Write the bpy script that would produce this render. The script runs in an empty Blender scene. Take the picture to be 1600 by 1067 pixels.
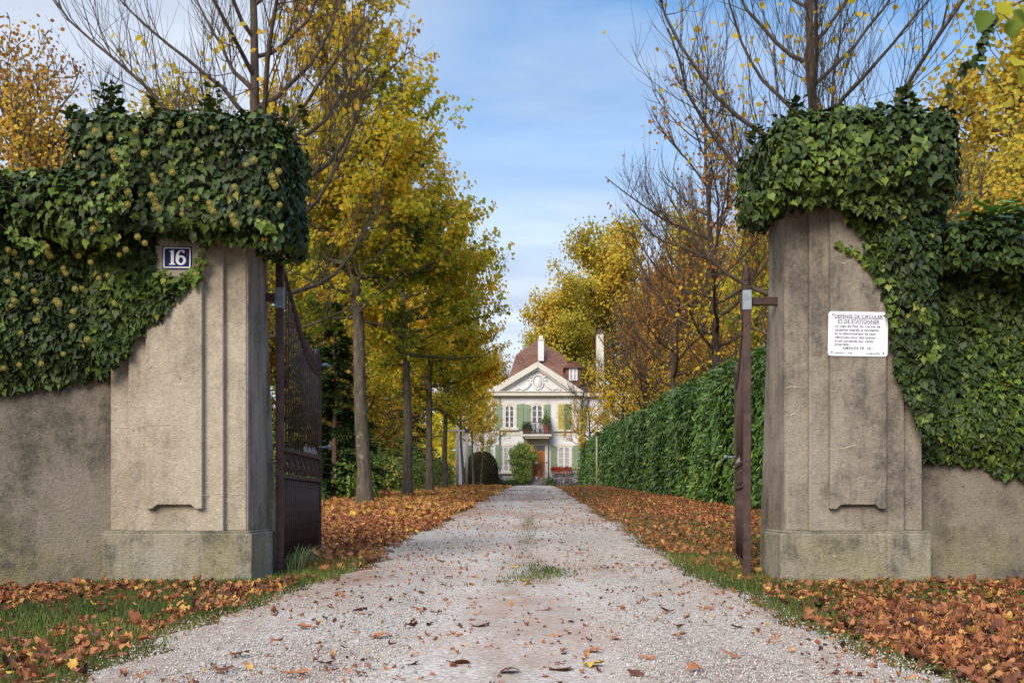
import bpy, math, random
import numpy as np
from mathutils import Matrix, Vector

SC = bpy.context.scene
COL = SC.collection
F = 1650.0            # focal length in photo pixels (1600 wide)
CAMZ = 0.545
VX, VY = 837.0, 785.0  # where the level viewing axis meets the picture
rad = math.radians

def P(px, py, d):
    """a measured point of the photograph at the depth d metres"""
    return ((px-VX)/F*d, d, CAMZ+(VY-py)/F*d)

def g_base(y):
    y = np.asarray(y, float)
    return np.where(y < 7.5, 0.0, np.where(y < 50, .0285*(y-7.5), np.where(y < 80, 1.211+.0213*(y-50), 1.85)))

def sstep(a, b, x):
    t = np.clip((x-a)/(b-a), 0, 1)
    return t*t*(3-2*t)

def edge_l(y):
    y = np.asarray(y, float)
    return -1.38 + .07*np.sin(y*.9+.4) + .04*np.sin(y*2.3) - .12*sstep(5.2, 6.4, y)*(1-sstep(7, 8.4, y))

def edge_r(y):
    y = np.asarray(y, float)
    return 1.12 + .06*np.sin(y*.8+1.7) + .04*np.sin(y*2.1+.5) + .10*(1-sstep(5.6, 6.6, y))

def gz(x, y):
    x = np.asarray(x, float); y = np.asarray(y, float)
    z = g_base(y)
    z = z + .07*sstep(8, 11, y)*(1-sstep(55, 70, y))*(sstep(.1, 1.0, x-edge_r(y))+sstep(.1, 1.0, edge_l(y)-x))
    z = z - .03*sstep(-2.9, -3.6, x)*(1-sstep(7.5, 9, y))
    z = z - .03*sstep(5.0, 6.3, y)*(1-sstep(8.2, 9.5, y))*(sstep(.1, .5, x-edge_r(y))+sstep(.1, .5, edge_l(y)-x))
    return z

# ------------------------------------------------------------------ materials
def lin(r, g, b):
    f = lambda c: (c/255/12.92) if c/255 <= .04045 else ((c/255+.055)/1.055)**2.4
    return (f(r), f(g), f(b), 1)

class NT:
    def __init__(s, name):
        s.m = bpy.data.materials.new(name); s.m.use_nodes = True
        s.t = s.m.node_tree; s.t.nodes.clear()
        s.out = s.n('ShaderNodeOutputMaterial')
    def n(s, typ, **kw):
        nd = s.t.nodes.new(typ)
        for k, v in kw.items():
            if k.startswith('_'): setattr(nd, k[1:], v)
            else:
                nd.inputs[k.replace('__', ' ')].default_value = v
        return nd
    def l(s, a, b): s.t.links.new(a, b)
    def ramp(s, fac, stops, interp='LINEAR'):
        r = s.n('ShaderNodeValToRGB'); e = r.color_ramp.elements; r.color_ramp.interpolation = interp
        while len(e) > 1: e.remove(e[-1])
        for i, (p, c) in enumerate(stops):
            if i == 0: el = e[0]; el.position = p
            else: el = e.new(p)
            el.color = c if len(c) == 4 else (*c, 1)
        if fac is not None: s.l(fac, r.inputs[0])
        return r.outputs[0]
    def noise(s, scale, detail=4, rough=.55, vec=None, dist=0):
        nd = s.n('ShaderNodeTexNoise', Scale=scale, Detail=detail, Roughness=rough, Distortion=dist)
        if vec is not None: s.l(vec, nd.inputs['Vector'])
        return nd.outputs[0]
    def pos(s, scale=(1, 1, 1)):
        g = s.n('ShaderNodeNewGeometry')
        m = s.n('ShaderNodeMapping'); m.inputs['Scale'].default_value = scale
        s.l(g.outputs['Position'], m.inputs['Vector'])
        return m.outputs[0]
    def obj(s, scale=(1, 1, 1)):
        g = s.n('ShaderNodeTexCoord')
        m = s.n('ShaderNodeMapping'); m.inputs['Scale'].default_value = scale
        s.l(g.outputs['Object'], m.inputs['Vector'])
        return m.outputs[0]
    def mix(s, fac, a, b, mode='MIX'):
        nd = s.n('ShaderNodeMix', _data_type='RGBA', _blend_type=mode)
        for sock, v in ((nd.inputs[0], fac), (nd.inputs[6], a), (nd.inputs[7], b)):
            if hasattr(v, 'links'): s.l(v, sock)
            elif isinstance(v, (int, float)): sock.default_value = v
            else: sock.default_value = v if len(v) == 4 else (*v, 1)
        return nd.outputs[2]
    def math(s, op, a, b=0):
        nd = s.n('ShaderNodeMath', _operation=op)
        for i, v in enumerate((a, b)):
            if hasattr(v, 'links'): s.l(v, nd.inputs[i])
            else: nd.inputs[i].default_value = v
        return nd.outputs[0]
    def bump(s, h, strength=.4, dist=.01):
        b = s.n('ShaderNodeBump', Strength=strength, Distance=dist); s.l(h, b.inputs['Height'])
        return b.outputs[0]
    def surf(s, col, rough=.8, spec=.3, normal=None, metal=0):
        p = s.n('ShaderNodeBsdfPrincipled')
        for k, v in (('Base Color', col), ('Roughness', rough), ('Metallic', metal), ('Specular IOR Level', spec)):
            if hasattr(v, 'links'): s.l(v, p.inputs[k])
            else: p.inputs[k].default_value = v
        if normal is not None: s.l(normal, p.inputs['Normal'])
        s.l(p.outputs[0], s.out.inputs[0])
        return p

def simple(name, col, rough=.7, spec=.3, metal=0, var=.15, scale=8, bump=0):
    t = NT(name)
    v = t.noise(scale, 5, .6, t.obj())
    c = tuple(col[:3])
    cc = t.ramp(v, [(.3, tuple(x*(1-var) for x in c)), (.7, tuple(min(1, x*(1+var)) for x in c))])
    t.surf(cc, rough, spec, t.bump(v, bump, .01) if bump else None, metal)
    return t.m

def leafmat(name, stops, rough=.5, spec=.35, trans=.3):
    t = NT(name)
    a = t.n('ShaderNodeAttribute', _attribute_name='tint')
    c = t.ramp(a.outputs['Fac'], stops)
    p = t.n('ShaderNodeBsdfPrincipled'); t.l(c, p.inputs['Base Color'])
    p.inputs['Roughness'].default_value = rough; p.inputs['Specular IOR Level'].default_value = spec
    if trans > 0:
        tr = t.n('ShaderNodeBsdfTranslucent'); t.l(c, tr.inputs[0])
        mx = t.n('ShaderNodeMixShader'); mx.inputs[0].default_value = trans
        t.l(p.outputs[0], mx.inputs[1]); t.l(tr.outputs[0], mx.inputs[2]); t.l(mx.outputs[0], t.out.inputs[0])
    else: t.l(p.outputs[0], t.out.inputs[0])
    return t.m

def stone(name, base, dark, stainy=.5, streak=1.0, warm=(.30, .26, .10), seed=0.0):
    t = NT(name)
    g = t.n('ShaderNodeNewGeometry')
    def pos(sc):
        m = t.n('ShaderNodeMapping'); m.inputs['Scale'].default_value = sc; m.inputs['Location'].default_value = (seed, seed*1.7, seed*.6)
        t.l(g.outputs['Position'], m.inputs['Vector']); return m.outputs[0]
    p = pos((1, 1, 1))
    big = t.noise(1.7, 7, .68, p, .3); mid = t.noise(8, 8, .74, p); fine = t.noise(42, 5, .75, p); grain = t.noise(120, 3, .7, p)
    vo = t.n('ShaderNodeTexVoronoi', Scale=48.0); t.l(p, vo.inputs['Vector']); pit = t.ramp(vo.outputs['Distance'], [(.08, (0, 0, 0)), (.34, (1, 1, 1))])
    st = t.noise(2.4, 7, .7, pos((4.5, 4.5, .55)), .2)
    R = lambda f, a, b: t.ramp(f, [(a, (0, 0, 0)), (b, (1, 1, 1))])
    c = t.mix(R(mid, .30, .70), tuple(x*.82 for x in base[:3]), tuple(min(1, x*1.10) for x in base[:3]))
    c = t.mix(t.math('MULTIPLY', R(big, .42, .58), .6), c, tuple(x*f for x, f in zip(base[:3], (.74, .69, .62))))
    m1 = R(t.math('ADD', t.math('MULTIPLY', st, streak*.6), t.math('MULTIPLY', big, 1-streak*.6)), .45, .57)
    m1 = t.math('MULTIPLY', m1, t.ramp(mid, [(.38, (.12, .12, .12)), (.54, (1, 1, 1))]))
    c = t.mix(t.math('MULTIPLY', m1, stainy), c, dark)
    sx = t.n('ShaderNodeSeparateXYZ'); t.l(g.outputs['Position'], sx.inputs[0])
    low = t.math('MULTIPLY', t.ramp(sx.outputs[2], [(.05, (1, 1, 1)), (.6, (0, 0, 0))]), R(t.noise(3.5, 6, .65, p), .42, .62))
    c = t.mix(t.math('MULTIPLY', low, .55), c, warm)
    c = t.mix(t.math('MULTIPLY', R(fine, .40, .62), .5), tuple(x*.5 for x in base[:3]), c) if False else t.mix(.24, c, t.mix(R(fine, .36, .64), tuple(x*.42 for x in base[:3]), tuple(min(1, x*1.35) for x in base[:3])))
    spots = R(t.noise(24, 3, .6, p), .69, .73)
    c = t.mix(t.math('MULTIPLY', spots, .6), c, tuple(x*.28 for x in base[:3]))
    pale = R(t.noise(17, 3, .6, pos((1, 1, 1.5))), .68, .74)
    c = t.mix(t.math('MULTIPLY', pale, .5), c, tuple(min(1, x*1.55) for x in base[:3]))
    h = t.math('ADD', t.math('MULTIPLY', fine, .9), t.math('ADD', t.math('MULTIPLY', mid, .9), t.math('ADD', t.math('MULTIPLY', grain, .7), t.math('MULTIPLY', pit, .25))))
    h = t.math('SUBTRACT', h, t.math('MULTIPLY', spots, .6))
    t.surf(c, .93, .15, t.bump(h, .85, .016))
    return t.m

MAT = {}
def make_materials():
    M = MAT
    M['leaf'] = leafmat('autumn_leaf', [(0, (.025, .055, .012)), (.18, (.105, .175, .02)), (.32, (.25, .30, .022)), (.45, (.50, .43, .026)),
                                        (.6, (.74, .49, .03)), (.75, (.60, .29, .03)), (.88, (.34, .14, .035)), (1, (.13, .065, .03))], .55, .2, .55)
    M['leaf_dull'] = leafmat('dull_gold_leaf', [(0, (.07, .10, .02)), (.3, (.26, .25, .03)), (.5, (.54, .41, .045)), (.65, (.58, .36, .045)), (.8, (.42, .19, .04)), (1, (.18, .08, .035))], .6, .15, .4)
    M['ivy'] = leafmat('ivy_leaf', [(0, (.010, .020, .007)), (.5, (.033, .054, .011)), (.8, (.085, .125, .018)), (.93, (.16, .22, .03)), (1, (.45, .2, .03))], .48, .22, .12)
    M['laurel'] = leafmat('laurel_leaf', [(0, (.02, .045, .010)), (.55, (.06, .13, .018)), (.85, (.12, .22, .03)), (1, (.24, .30, .05))], .36, .38, .2)
    M['conifer'] = leafmat('conifer_needle', [(0, (.018, .035, .012)), (.6, (.045, .082, .02)), (1, (.14, .155, .028))], .6, .3, .05)
    M['shrub'] = leafmat('shrub_leaf', [(0, (.03, .06, .014)), (.5, (.095, .165, .023)), (.8, (.21, .26, .035)), (.9, (.40, .33, .04)), (1, (.30, .09, .04))], .5, .3, .25)
    M['litter'] = leafmat('fallen_leaf', [(0, (.05, .022, .015)), (.22, (.14, .052, .026)), (.45, (.30, .105, .045)), (.66, (.43, .19, .065)),
                                          (.82, (.52, .28, .08)), (.92, (.58, .36, .05)), (1, (.5, .42, .06))], .7, .25, .12)
    M['grass'] = leafmat('grass_blade', [(0, (.028, .05, .010)), (.45, (.075, .115, .018)), (.8, (.15, .17, .032)), (1, (.30, .24, .08))], .5, .3, .25)
    M['topiary'] = leafmat('clipped_yew', [(0, (.018, .02, .008)), (.6, (.055, .052, .017)), (1, (.13, .10, .035))], .6, .2, .05)
    M['stone_l'] = stone('weathered_pillar_stone_tan', (.50, .415, .315), (.19, .16, .13), .7, .85, seed=3.1)
    M['stone_r'] = stone('weathered_pillar_stone_grey', (.345, .288, .232), (.07, .06, .053), .88, .7, seed=7.7)
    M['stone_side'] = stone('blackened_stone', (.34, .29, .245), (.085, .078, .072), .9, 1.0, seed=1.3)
    M['plinth'] = stone('plinth_stone', (.37, .325, .25), (.06, .055, .045), .95, .75, (.30, .25, .08), seed=5.2)
    M['render'] = stone('wall_render', (.265, .222, .172), (.065, .056, .046), .95, .45, seed=9.4)
    M['house'] = NT('house_plaster').m
    t = NT('house_plaster_white'); p = t.pos()
    c = t.mix(t.ramp(t.noise(.5, 6, .65, t.pos((1.2, 1.2, .5))), [(.4, (0, 0, 0)), (.75, (1, 1, 1))]), (.67, .65, .655), (.49, .455, .445))
    t.surf(c, .9, .2, t.bump(t.noise(12, 5, .6, p), .3, .02)); M['house'] = t.m
    M['trim'] = simple('house_trim_cream', (.58, .53, .455), .8, .2, 0, .08, 1.5)
    M['white'] = simple('white_paint', (.66, .65, .64), .5, .4, 0, .05, 3)
    M['shutter'] = simple('green_shutter_paint', (.20, .255, .15), .6, .3, 0, .12, 1.2)
    M['shutter_y'] = simple('faded_yellow_green_paint', (.38, .32, .08), .6, .3, 0, .12, 1.2)
    M['shutter_d'] = simple('dark_green_shutter_paint', (.085, .14, .065), .6, .3, 0, .12, 1.2)
    t = NT('red_brown_roof_tiles'); p = t.pos((1, .7, 1))
    br = t.n('ShaderNodeTexBrick', Scale=1.0, Mortar__Size=.012); br.offset = .5
    br.inputs['Color1'].default_value = (.155, .074, .05, 1); br.inputs['Color2'].default_value = (.10, .038, .028, 1); br.inputs['Mortar'].default_value = (.03, .016, .012, 1)
    br.inputs['Brick Width'].default_value = .26; br.inputs['Row Height'].default_value = .2
    mp = t.n('ShaderNodeMapping'); mp.inputs['Rotation'].default_value = (rad(90), 0, 0); t.l(p, mp.inputs['Vector']); t.l(mp.outputs[0], br.inputs['Vector'])
    c = t.mix(t.ramp(t.noise(1.3, 6, .7, p), [(.38, (0, 0, 0)), (.7, (1, 1, 1))]), br.outputs['Color'], (.19, .10, .066))
    t.surf(c, .85, .2, t.bump(br.outputs['Fac'], -.5, .03)); M['roof'] = t.m
    M['tin'] = simple('dark_tin', (.05, .035, .03), .6, .4)
    t = NT('window_glass'); v = t.noise(1.5, 3, .5, t.pos())
    t.surf(t.ramp(v, [(.3, (.05, .045, .045)), (.7, (.16, .14, .14))]), .08, .6); M['glass'] = t.m
    t = NT('lace_curtain_behind_glass'); v = t.noise(2.0, 4, .5, t.pos((6, 1, .6)))
    t.surf(t.ramp(v, [(.3, (.26, .22, .22)), (.7, (.52, .47, .47))]), .25, .5); M['lace'] = t.m
    M['wood'] = simple('varnished_door_wood', (.33, .105, .022), .4, .4, 0, .3, 3)
    M['wood_d'] = simple('door_panel_wood', (.22, .065, .018), .4, .4, 0, .3, 3)
    M['iron'] = simple('brown_painted_iron', (.058, .032, .027), .62, .22, 0, .5, 14, .2)
    M['iron_b'] = simple('black_iron', (.02, .02, .02), .5, .4)
    M['zinc'] = simple('galvanised_grey', (.17, .19, .215), .5, .5, .3, .25, 18)
    M['terracotta'] = simple('terracotta', (.32, .10, .06), .8, .2)
    M['red_flower'] = simple('red_petals', (.35, .04, .03), .6, .2, 0, .5, 8)
    M['step'] = simple('stone_step', (.20, .17, .15), .9, .2, 0, .3, 4)
    for key, dk in (('bark', .95), ('bark_dark', .5)):
        t = NT('lime_bark'); p = t.obj((1, 1, .25)); v = t.noise(14, 6, .65, p); w = t.noise(3, 4, .6, t.obj())
        c = t.mix(t.ramp(v, [(.35, (0, 0, 0)), (.65, (1, 1, 1))]), tuple(x*dk for x in ((.055, .042, .032) if dk > .6 else (.075, .048, .040))), tuple(x*dk for x in ((.15, .12, .09) if dk > .6 else (.17, .115, .09))))
        c = t.mix(t.ramp(t.noise(9, 3, .6, t.obj()), [(.6, (0, 0, 0)), (.7, (.7, .7, .7))]), c, tuple(x*dk for x in (.24, .23, .19)))
        c = t.mix(t.ramp(w, [(.5, (0, 0, 0)), (.7, (.5, .5, .5))]), c, (.10, .10, .04))
        t.surf(c, .9, .2, t.bump(v, .8, .02)); M[key] = t.m
    M['twig'] = simple('twig_bark', (.09, .055, .045), .85, .2, 0, .35, 4)
    M['stake'] = simple('weathered_stake_wood', (.34, .29, .24), .85, .2, 0, .2, 5)
    M['mortar'] = simple('pale_mortar', (.44, .36, .27), .9, .1, 0, .25, 30)
    M['flower'] = simple('ivy_umbel', (.29, .235, .055), .8, .2, 0, .35, 40)
    # ground under grass and leaves
    t = NT('soil_and_turf'); p = t.pos()
    v = t.noise(1.4, 6, .65, p)
    c = t.mix(t.ramp(v, [(.42, (0, 0, 0)), (.6, (1, 1, 1))]), (.05, .075, .016), (.13, .058, .026))
    c = t.mix(t.ramp(t.noise(24, 4, .6, p), [(.4, (0, 0, 0)), (.65, (.8, .8, .8))]), c, (.21, .085, .035))
    t.surf(c, .95, .1, t.bump(t.noise(40, 4, .7, p), .8, .03)); M['soil'] = t.m
    # gravel of the drive
    t = NT('pale_gravel'); p = t.pos()
    vo = t.n('ShaderNodeTexVoronoi', Scale=75.0); t.l(p, vo.inputs['Vector'])
    vb = t.n('ShaderNodeTexVoronoi', Scale=38.0); t.l(p, vb.inputs['Vector'])
    c = t.ramp(vo.outputs['Color'], [(.1, (.265, .222, .188)), (.5, (.40, .345, .30)), (.9, (.54, .485, .435))])
    dust = t.ramp(t.noise(.75, 5, .62, t.pos((1.1, .45, 1))), [(.45, (0, 0, 0)), (.62, (1, 1, 1))])
    c = t.mix(t.math('MULTIPLY', dust, .72), c, (.29, .175, .125))
    dk = t.ramp(t.noise(1.6, 5, .6, t.pos((1.3, .35, 1))), [(.48, (0, 0, 0)), (.7, (1, 1, 1))])
    c = t.mix(t.math('MULTIPLY', dk, .35), c, (.20, .175, .155))
    # wheel tracks worn pale and smooth, a darker earthy crown and edges
    g = t.n('ShaderNodeNewGeometry'); sx = t.n('ShaderNodeSeparateXYZ'); t.l(g.outputs['Position'], sx.inputs[0])
    xw = t.math('ADD', sx.outputs[0], t.math('MULTIPLY', t.noise(.8, 3, .5, p), .5))
    prof = t.ramp(t.math('MULTIPLY_ADD' if False else 'ADD', t.math('MULTIPLY', xw, .25), .5), [(.24, (1, 1, 1)), (.33, (.1, .1, .1)), (.46, (0, 0, 0)), (.53, (.75, .75, .75)), (.60, (0, 0, 0)), (.74, (.1, .1, .1)), (.84, (1, 1, 1))])
    ear = t.math('MULTIPLY', prof, t.ramp(t.noise(2.2, 6, .7, t.pos((1.6, .5, 1))), [(.38, (0, 0, 0)), (.62, (1, 1, 1))]))
    c = t.mix(t.math('MULTIPLY', ear, .85), c, (.23, .14, .092))
    c = t.mix(t.ramp(t.noise(11, 4, .7, p), [(.62, (0, 0, 0)), (.7, (.7, .7, .7))]), c, (.20, .09, .05))
    h = t.math('ADD', vo.outputs['Distance'], t.math('MULTIPLY', vb.outputs['Distance'], 1.2))
    t.surf(c, .9, .2, t.bump(h, -.9, .012)); M['gravel'] = t.m
    M['stone_bit'] = leafmat('gravel_stone', [(0, (.18, .15, .125)), (.35, (.345, .30, .262)), (.8, (.50, .45, .40)), (1, (.62, .58, .54))], .85, .25, 0)

# ------------------------------------------------------------------ mesh building
def tag(o, label=None, cat=None, group=None, kind=None):
    for k, v in (('label', label), ('category', cat), ('group', group), ('kind', kind)):
        if v: o[k] = v
    return o

def thing(name, label, cat, loc=(0, 0, 0), group=None):
    o = bpy.data.objects.new(name, None); COL.objects.link(o); o.empty_display_size = .2
    o.location = loc
    return tag(o, label, cat, group)

def place(o, parent):
    """parent o, whose mesh is in world coordinates, under an Empty or part"""
    if parent is not None:
        o.parent = parent
        if parent.type == 'EMPTY':
            o.matrix_parent_inverse = Matrix.Translation(-Vector(parent.location))
    return o

def np_mesh(name, V, faces, mat, attrs=None, parent=None, smooth=False):
    """faces: list of int arrays (n,k)"""
    me = bpy.data.meshes.new(name)
    V = np.ascontiguousarray(V, np.float32)
    me.vertices.add(len(V)); me.vertices.foreach_set('co', V.ravel())
    faces = [np.asarray(f, np.int32) for f in faces if len(f)]
    idx = np.concatenate([f.ravel() for f in faces])
    tot = np.concatenate([np.full(len(f), f.shape[1], np.int32) for f in faces])
    start = np.concatenate([[0], np.cumsum(tot)[:-1]]).astype(np.int32)
    me.loops.add(len(idx)); me.loops.foreach_set('vertex_index', idx)
    me.polygons.add(len(tot)); me.polygons.foreach_set('loop_start', start)
    try: me.polygons.foreach_set('loop_total', tot)
    except Exception: pass
    if smooth: me.polygons.foreach_set('use_smooth', np.ones(len(tot), bool))
    for k, a in (attrs or {}).items():
        at = me.attributes.new(k, 'FLOAT', 'POINT'); at.data.foreach_set('value', np.ascontiguousarray(a, np.float32))
    me.update(calc_edges=True)
    me.materials.append(mat)
    o = bpy.data.objects.new(name, me); COL.objects.link(o)
    return place(o, parent)

class MB:
    def __init__(s): s.v = []; s.f = []
    def add(s, vs, fs):
        b = len(s.v); s.v += [tuple(v) for v in vs]; s.f += [[b+i for i in f] for f in fs]; return s
    def box(s, x0, x1, y0, y1, z0, z1):
        return s.add([(x0, y0, z0), (x1, y0, z0), (x1, y1, z0), (x0, y1, z0), (x0, y0, z1), (x1, y0, z1), (x1, y1, z1), (x0, y1, z1)],
                     [(0, 3, 2, 1), (4, 5, 6, 7), (0, 1, 5, 4), (1, 2, 6, 5), (2, 3, 7, 6), (3, 0, 4, 7)])
    def prism(s, poly, y0, y1):
        """poly: (x,z) outline, counter-clockwise seen from -y"""
        n = len(poly)
        return s.add([(x, y0, z) for x, z in poly]+[(x, y1, z) for x, z in poly],
                     [list(range(n)), list(range(2*n-1, n-1, -1))]+[(i, n+i, n+(i+1) % n, (i+1) % n) for i in range(n)])
    def ring(s, outer, inner, y0, y1):
        """frame between two outlines with the same number of points"""
        n = len(outer); vs = []
        for p in (outer, inner):
            for y in (y0, y1): vs += [(x, y, z) for x, z in p]
        A, B, C, D = 0, n, 2*n, 3*n; fs = []
        for i in range(n):
            j = (i+1) % n
            fs += [(A+i, A+j, C+j, C+i), (B+j, B+i, D+i, D+j), (A+j, A+i, B+i, B+j), (C+i, C+j, D+j, D+i)]
        return s.add(vs, fs)
    def tube(s, path, r, k=6, cap=True):
        path = [Vector(p) for p in path]; n = len(path)
        rs = r if isinstance(r, (list, tuple)) else [r]*n
        vs = []; ref = None
        for i, p in enumerate(path):
            t = (path[min(i+1, n-1)]-path[max(i-1, 0)]).normalized()
            if ref is None: ref = Vector((0, 0, 1)) if abs(t.z) < .9 else Vector((1, 0, 0))
            u = t.cross(ref).normalized(); w = u.cross(t).normalized(); ref = w
            for j in range(k):
                a = 2*math.pi*j/k
                vs.append(p+(u*math.cos(a)+w*math.sin(a))*rs[i])
        fs = [(i*k+j, i*k+(j+1) % k, (i+1)*k+(j+1) % k, (i+1)*k+j) for i in range(n-1) for j in range(k)]
        if cap: fs += [list(range(k-1, -1, -1)), list(range((n-1)*k, n*k))]
        return s.add(vs, fs)
    def lathe(s, prof, c=(0, 0, 0), k=12):
        vs = [(c[0]+r*math.cos(2*math.pi*j/k), c[1]+r*math.sin(2*math.pi*j/k), c[2]+z) for r, z in prof for j in range(k)]
        n = len(prof)
        fs = [(i*k+j, i*k+(j+1) % k, (i+1)*k+(j+1) % k, (i+1)*k+j) for i in range(n-1) for j in range(k)]
        fs += [list(range(k-1, -1, -1)), list(range((n-1)*k, n*k))]
        return s.add(vs, fs)
    def ball(s, c, r, k=8, m=5):
        sc = r if isinstance(r, (tuple, list)) else (r, r, r)
        prof = [(math.sin(math.pi*i/m), -math.cos(math.pi*i/m)) for i in range(m+1)]
        vs = [(c[0]+sc[0]*max(a, .02)*math.cos(2*math.pi*j/k), c[1]+sc[1]*max(a, .02)*math.sin(2*math.pi*j/k), c[2]+sc[2]*z) for a, z in prof for j in range(k)]
        fs = [(i*k+j, i*k+(j+1) % k, (i+1)*k+(j+1) % k, (i+1)*k+j) for i in range(m) for j in range(k)]
        return s.add(vs, fs)
    def build(s, name, mat, parent=None, smooth=False, bevel=0, world=True):
        me = bpy.data.meshes.new(name); me.from_pydata(s.v, [], s.f); me.update()
        me.materials.append(mat)
        if smooth: me.polygons.foreach_set('use_smooth', [True]*len(me.polygons))
        o = bpy.data.objects.new(name, me); COL.objects.link(o)
        if bevel:
            b = o.modifiers.new('edge', 'BEVEL'); b.width = bevel; b.segments = 2; b.limit_method = 'ANGLE'
        if parent is not None:
            if world: place(o, parent)
            else: o.parent = parent
        return o

def children(o): return [c for c in bpy.data.objects if c.parent == o]
def copy_tree(o, parent=None):
    c = o.copy(); COL.objects.link(c)
    if parent is not None: c.parent = parent
    for ch in children(o): copy_tree(ch, c)
    return c

# ------------------------------------------------------------------ leaf scatter
def nrm(a):
    return a/np.maximum(np.linalg.norm(a, axis=-1, keepdims=True), 1e-9)

def _lobed():
    ys = [0, .13, .27, .42, .56, .70, .86, 1.0]
    ow = [.05, .30, .52, .30, .43, .17, .12, 0]     # half width of the lobed outline
    oy = [-.05, -.04, .20, .40, .66, .66, .84, 1.0]
    V = []
    for k, y in enumerate(ys): V += [(0, y, 0), (ow[k]*.55, (y+oy[k])/2, .03), (ow[k], oy[k], .07), (-ow[k]*.55, (y+oy[k])/2, .03), (-ow[k], oy[k], .07)]
    f = []
    for k in range(len(ys)-1):
        a, b = k*5, k*5+5
        f += [(a, a+1, b+1, b), (a+1, a+2, b+2, b+1), (a+3, a, b, b+3), (a+4, a+3, b+3, b+4)]
    return np.array(V), [f]
PLANE = _lobed()
TPL = {
 'lime': (np.array([(0, 0, 0), (-.42, .28, .10), (-.34, .68, .10), (0, 1.02, -.04), (.34, .68, .10), (.42, .28, .10)]), [[(0, 3, 2, 1), (0, 5, 4, 3)]]),
 'lance': (np.array([(0, 0, 0), (-.17, .35, .05), (-.13, .72, .04), (0, 1.05, -.06), (.13, .72, .04), (.17, .35, .05)]), [[(0, 3, 2, 1), (0, 5, 4, 3)]]),
 'ivy': (np.array([(0, 0, 0), (.27, -.12, .0), (.40, .12, .05), (.47, .36, .02), (.27, .55, .07), (0, 1, -.12), (-.27, .55, .07), (-.47, .36, .02), (-.40, .12, .05), (-.27, -.12, .0)]),
         [[(0, 1, 2, 3, 4, 5), (0, 5, 6, 7, 8, 9)]]),
 'plane': PLANE,
 'blade': (np.array([(-.5, 0, 0), (.5, 0, 0), (0, 1, 0)]), [[(0, 1, 2)]]),
 'clump': (np.array([(0, 0, 0), (-.5, .3, .1), (-.3, .8, -.1), (.1, 1, .1), (.55, .7, -.05), (.4, .2, .1)]), [[(0, 3, 2, 1), (0, 5, 4, 3)]]),
 'stone': (np.array([(.5, 0, 0), (0, .5, 0), (-.5, 0, 0), (0, -.5, 0), (0, 0, .42), (0, 0, -.4)]), [[(0, 1, 4), (1, 2, 4), (2, 3, 4), (3, 0, 4), (1, 0, 5), (2, 1, 5), (3, 2, 5), (0, 3, 5)]]),
}

def scatter(tpl, pos, tip, nor, size, rng, curl=0.0, wid=None):
    """place one leaf per row; returns vertices and faces"""
    T, fl = TPL[tpl]; N = len(pos); K = len(T)
    n = nrm(nor); y = nrm(tip-(tip*n).sum(1, keepdims=True)*n); x = np.cross(y, n)
    L = np.repeat(T[None], N, 0).copy()
    if curl:
        c1 = rng.normal(0, curl, (N, 1)); c2 = rng.normal(0, curl, (N, 1))
        ph = rng.uniform(0, 6.28, (N, 1)); c3 = rng.normal(0, curl*.22, (N, 1))
        L[:, :, 2] += c1*L[:, :, 0]**2*2.4 + c2*(L[:, :, 1]-.5)**2*2.2 + c3*np.sin(L[:, :, 0]*7+ph)*np.cos(L[:, :, 1]*5+ph*2)
    if wid is not None: L[:, :, 0] *= wid[:, None]
    L = L*size[:, None, None]
    V = pos[:, None, :]+L[:, :, :1]*x[:, None]+L[:, :, 1:2]*y[:, None]+L[:, :, 2:3]*n[:, None]
    off = (np.arange(N)*K)[:, None]
    faces = []
    for f in fl:
        f = np.asarray(f)
        faces.append((off[:, :, None]+f[None]).reshape(-1, f.shape[1]))
    return V.reshape(-1, 3), faces, K

def leaves(name, tpl, pos, tip, nor, size, tint, mat, rng, parent=None, curl=0.0, wid=None):
    V, f, K = scatter(tpl, pos, tip, nor, size, rng, curl, wid)
    return np_mesh(name, V, f, mat, {'tint': np.repeat(np.clip(tint, 0, 1), K)}, parent, tpl == 'plane')

class Noise:
    def __init__(s, seed, scale, n=10):
        r = np.random.default_rng(seed); s.k = nrm(r.normal(size=(n, 3)))*scale*r.uniform(.5, 2, (n, 1)); s.p = r.uniform(0, 6.28, n)
    def __call__(s, p):
        return np.sin(p@s.k.T+s.p).sum(1)/math.sqrt(len(s.p))

# ------------------------------------------------------------------ trees
def grow(rng, p0, d0, L, Pn, up, wob):
    d = nrm(d0); p = p0.copy(); pts = [p0]
    for i in range(Pn-1):
        d = nrm(d+np.array([0, 0, 1.0])*(up/(Pn-1))+rng.normal(0, wob, d.shape))
        p = p+d*(L/(Pn-1))[:, None]; pts.append(p)
    return np.stack(pts, 1)

def along(paths, idx, t):
    n = paths.shape[1]-1; f = t*n; i = np.minimum(f.astype(int), n-1); w = (f-i)[:, None]
    a = paths[idx, i]; b = paths[idx, i+1]
    return a*(1-w)+b*w, nrm(b-a)

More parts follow.
